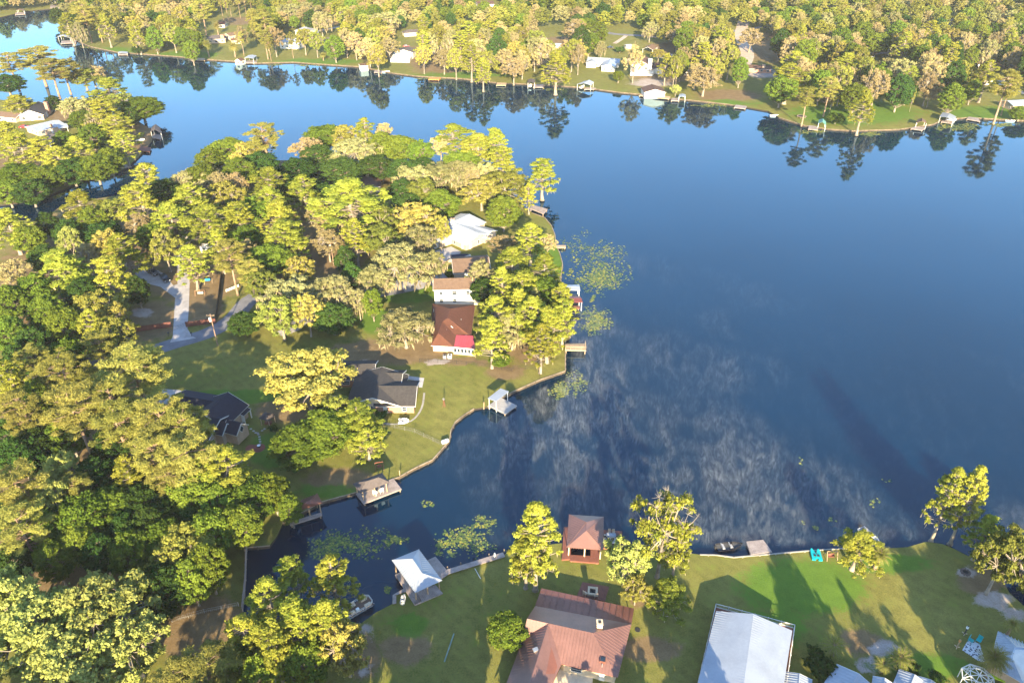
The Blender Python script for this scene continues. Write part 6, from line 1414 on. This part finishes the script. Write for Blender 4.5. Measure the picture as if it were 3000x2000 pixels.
# ================================================================ tree labels, from what stands near each tree
LM = [('the long white driveway', 530, 880), ('the road bend', 700, 930), ('the transformer pole', 638, 960), ('the black-roofed house', 1120, 1130), ('the navy-roofed house', 600, 1220), ('the gazebo', 783, 1235), ('the red-brown roof', 1320, 950), ('the white-roofed point house', 1350, 690), ('the two-storey white house', 1330, 830), ('the brown metal-roofed house', 1690, 1880), ('the white-roofed boathouse', 1225, 1700), ('the brown boathouse', 1715, 1570), ('the teal pedal boat', 2390, 1627), ('the stone fire ring', 2828, 1676), ('the long white roof', 2200, 1880), ('the patterned rug', 2850, 1910), ('the dock pavilion', 1100, 1420), ('the canal end fence', 720, 1680), ('the pontoon boat', 1040, 1790), ('the big lily pad field', 1760, 800), ('the dock off the point', 1575, 615), ('the hidden brown hip roof', 1060, 520), ('the silver-white roof', 140, 370), ('the chimney house', 110, 310), ('the red-canopied dock', 350, 485), ('the upper left boathouse', 458, 395), ('the small hidden white building', 185, 930), ('the camper', 622, 730), ('the two black pickups', 465, 805), ('the bottom left corner', 100, 1950), ('the left edge of the photo', 10, 1300), ('the lower left woods clearing', 520, 1800), ('the far left point dock', 195, 120), ('the twin date palms', 650, 160), ('the far white villa', 850, 145), ('the white decked cottage', 1180, 165), ('the white boathouse box', 1063, 195), ('the orange dock', 1270, 230), ('the far brown porch house', 1590, 160), ('the wide white house', 1770, 190), ('the tall white angular house', 1900, 200), ('the green-doored boathouse', 1925, 275), ('the brick ranch house', 2215, 205), ('the trampoline', 2348, 341), ('the navy A-front house', 2590, 230), ('the grey-roofed white cottage', 2885, 235), ('the right-hand lake house', 2975, 320), ('the brown gable boat lift', 2700, 360), ('the tip lawn fence', 1550, 1090), ('the sunlit garden windmill', 1301, 1180), ('the canal bank', 300, 560), ('the far top left docks', 120, 30), ('the north shore gap', 1280, 480), ('the upper inlet shore', 560, 480)]
grp = {}
for t in TREES:
    if not t['auto']: continue
    bx, by = t['px'], t['py']; best = min(LM, key=lambda q: ((q[1] - bx) ** 2 + ((q[2] - by) * 1.3) ** 2)); dx, dy = bx - best[1], (by - best[2]) * 1.3
    if abs(dx) < 28 and abs(dy) < 28: rel = 'beside'
    elif abs(dx) > abs(dy): rel = 'left of' if dx < 0 else 'right of'
    else: rel = 'behind' if dy < 0 else 'in front of'
    grp.setdefault((DESC[t['kind']], rel, best[0]), []).append(t)
ORD = ['', '', 'second', 'third', 'fourth', 'fifth', 'sixth', 'seventh', 'eighth', 'ninth', 'tenth', 'eleventh', 'twelfth']
NUM = ['zero', 'one', 'two', 'three', 'four', 'five', 'six', 'seven', 'eight', 'nine', 'ten', 'eleven', 'twelve', 'thirteen', 'fourteen']
for (d, rel, lm), L in grp.items():
    L.sort(key=lambda t: t['px']); n_ = len(L)
    for i, t in enumerate(L):
        if n_ == 1: s = '%s %s %s' % (d, rel, lm)
        elif i == 0: s = '%s %s %s, leftmost of %s' % (d, rel, lm, NUM[min(n_, 14)])
        elif i == n_ - 1: s = '%s %s %s, rightmost of %s' % (d, rel, lm, NUM[min(n_, 14)])
        else: s = '%s %s %s, %s from left' % (d, rel, lm, ORD[min(i + 1, 12)])
        t['o']['label'] = s
# ================================================================ haze and lake mist
def volume_box(name, x0, x1, y0, y1, z0, z1, mat):
    m = MB(); m.box(((x0 + x1) / 2, (y0 + y1) / 2, (z0 + z1) / 2), (x1 - x0, y1 - y0, z1 - z0)); o = m.build(name, mat, kind='stuff'); return o
def haze_mat(dens):
    m, nt, n, l = nmat('haze_air'); n.remove(n['Principled BSDF']); v = n.new('ShaderNodeVolumePrincipled')
    v.inputs['Density'].default_value = dens; v.inputs['Color'].default_value = (.92, .94, 1, 1); v.inputs['Anisotropy'].default_value = 0.0
    l.new(v.outputs[0], n['Material Output'].inputs['Volume']); return m
HZ = volume_box('haze', -3550, 3550, -650, 6050, -2.5, 124, haze_mat(0.00006))
tag(HZ, 'thin pale haze filling the air over the lake and woods', 'haze')
def mist_mat():
    m, nt, n, l = nmat('lake_mist'); n.remove(n['Principled BSDF']); v = n.new('ShaderNodeVolumePrincipled')
    v.inputs['Color'].default_value = (.92, .90, .84, 1); v.inputs['Anisotropy'].default_value = 0.0
    pos = geo(n)
    def mp(sc, rot=0):
        q = n.new('ShaderNodeMapping'); q.inputs['Scale'].default_value = sc; q.inputs['Rotation'].default_value = (0, 0, rot); l.new(pos, q.inputs[0]); return q.outputs[0]
    big = noise(n, l, 1, 3, vec=mp((.011, .009, 0))); rb = ramp(n, [(.44, (.03, .03, .03)), (.60, (1, 1, 1))]); l.new(big.outputs[0], rb.inputs[0])
    w1 = n.new('ShaderNodeTexNoise'); w1.inputs['Scale'].default_value = 1; w1.inputs['Detail'].default_value = 7; w1.inputs['Roughness'].default_value = .68; w1.inputs['Distortion'].default_value = 1.6
    l.new(mp((.17, .10, .05), R(14)), w1.inputs['Vector']); r1 = ramp(n, [(.42, (.04, .04, .04)), (.78, (1, 1, 1))]); l.new(w1.outputs[0], r1.inputs[0])
    w2 = n.new('ShaderNodeTexNoise'); w2.inputs['Scale'].default_value = 1; w2.inputs['Detail'].default_value = 5; w2.inputs['Distortion'].default_value = 2.5; w2.inputs['Roughness'].default_value = .7
    l.new(mp((.75, .30, .2), R(-22)), w2.inputs['Vector']); r2 = ramp(n, [(.45, (.05, .05, .05)), (.70, (1, 1, 1))]); l.new(w2.outputs[0], r2.inputs[0])
    at = n.new('ShaderNodeSeparateXYZ'); l.new(pos, at.inputs[0])
    # the sheet of mist thins toward the ends of the lake
    def fade(o, a, b, c, d):
        r = ramp(n, [(0.0, (0, 0, 0)), (1.0, (0, 0, 0)), ((b - a) / (d - a), (1, 1, 1)), ((c - a) / (d - a), (1, 1, 1))]); q = n.new('ShaderNodeMapRange'); q.inputs[1].default_value = a; q.inputs[2].default_value = d; l.new(o, q.inputs[0]); l.new(q.outputs[0], r.inputs[0]); return r.outputs[0]
    fx = fade(at.outputs['X'], -42, -5, 130, 185); dg = n.new('ShaderNodeMath'); dg.operation = 'MULTIPLY_ADD'; dg.inputs[1].default_value = .8; l.new(at.outputs['X'], dg.inputs[0]); l.new(at.outputs['Y'], dg.inputs[2]); fy = fade(dg.outputs[0], 88, 118, 212, 290)
    last = rb.outputs[0]
    for o in (r1.outputs[0], r2.outputs[0], fx, fy):
        k = n.new('ShaderNodeMath'); k.operation = 'MULTIPLY'; l.new(last, k.inputs[0]); l.new(o, k.inputs[1]); last = k.outputs[0]
    k = n.new('ShaderNodeMath'); k.operation = 'MULTIPLY'; k.inputs[1].default_value = MIST; l.new(last, k.inputs[0]); l.new(k.outputs[0], v.inputs['Density'])
    l.new(v.outputs[0], n['Material Output'].inputs['Volume']); return m
MIST = 0.28
out_ = [P(1200, 1400), P(1400, 1240), P(1560, 1160), P(1670, 1100), P(1680, 900), P(1665, 800), P(1650, 700), P(1600, 560), P(1800, 430), P(3100, 560), P(3100, 1540), P(2600, 1590), P(2100, 1610), P(1830, 1540), P(1400, 1610)]
m = MB(); m.prism([(p.x, p.y) for p in out_], .12, 2.0); MO = m.build('mist', mist_mat(), kind='stuff'); tag(MO, 'wisps of white morning mist drifting over the dark lake', 'mist')
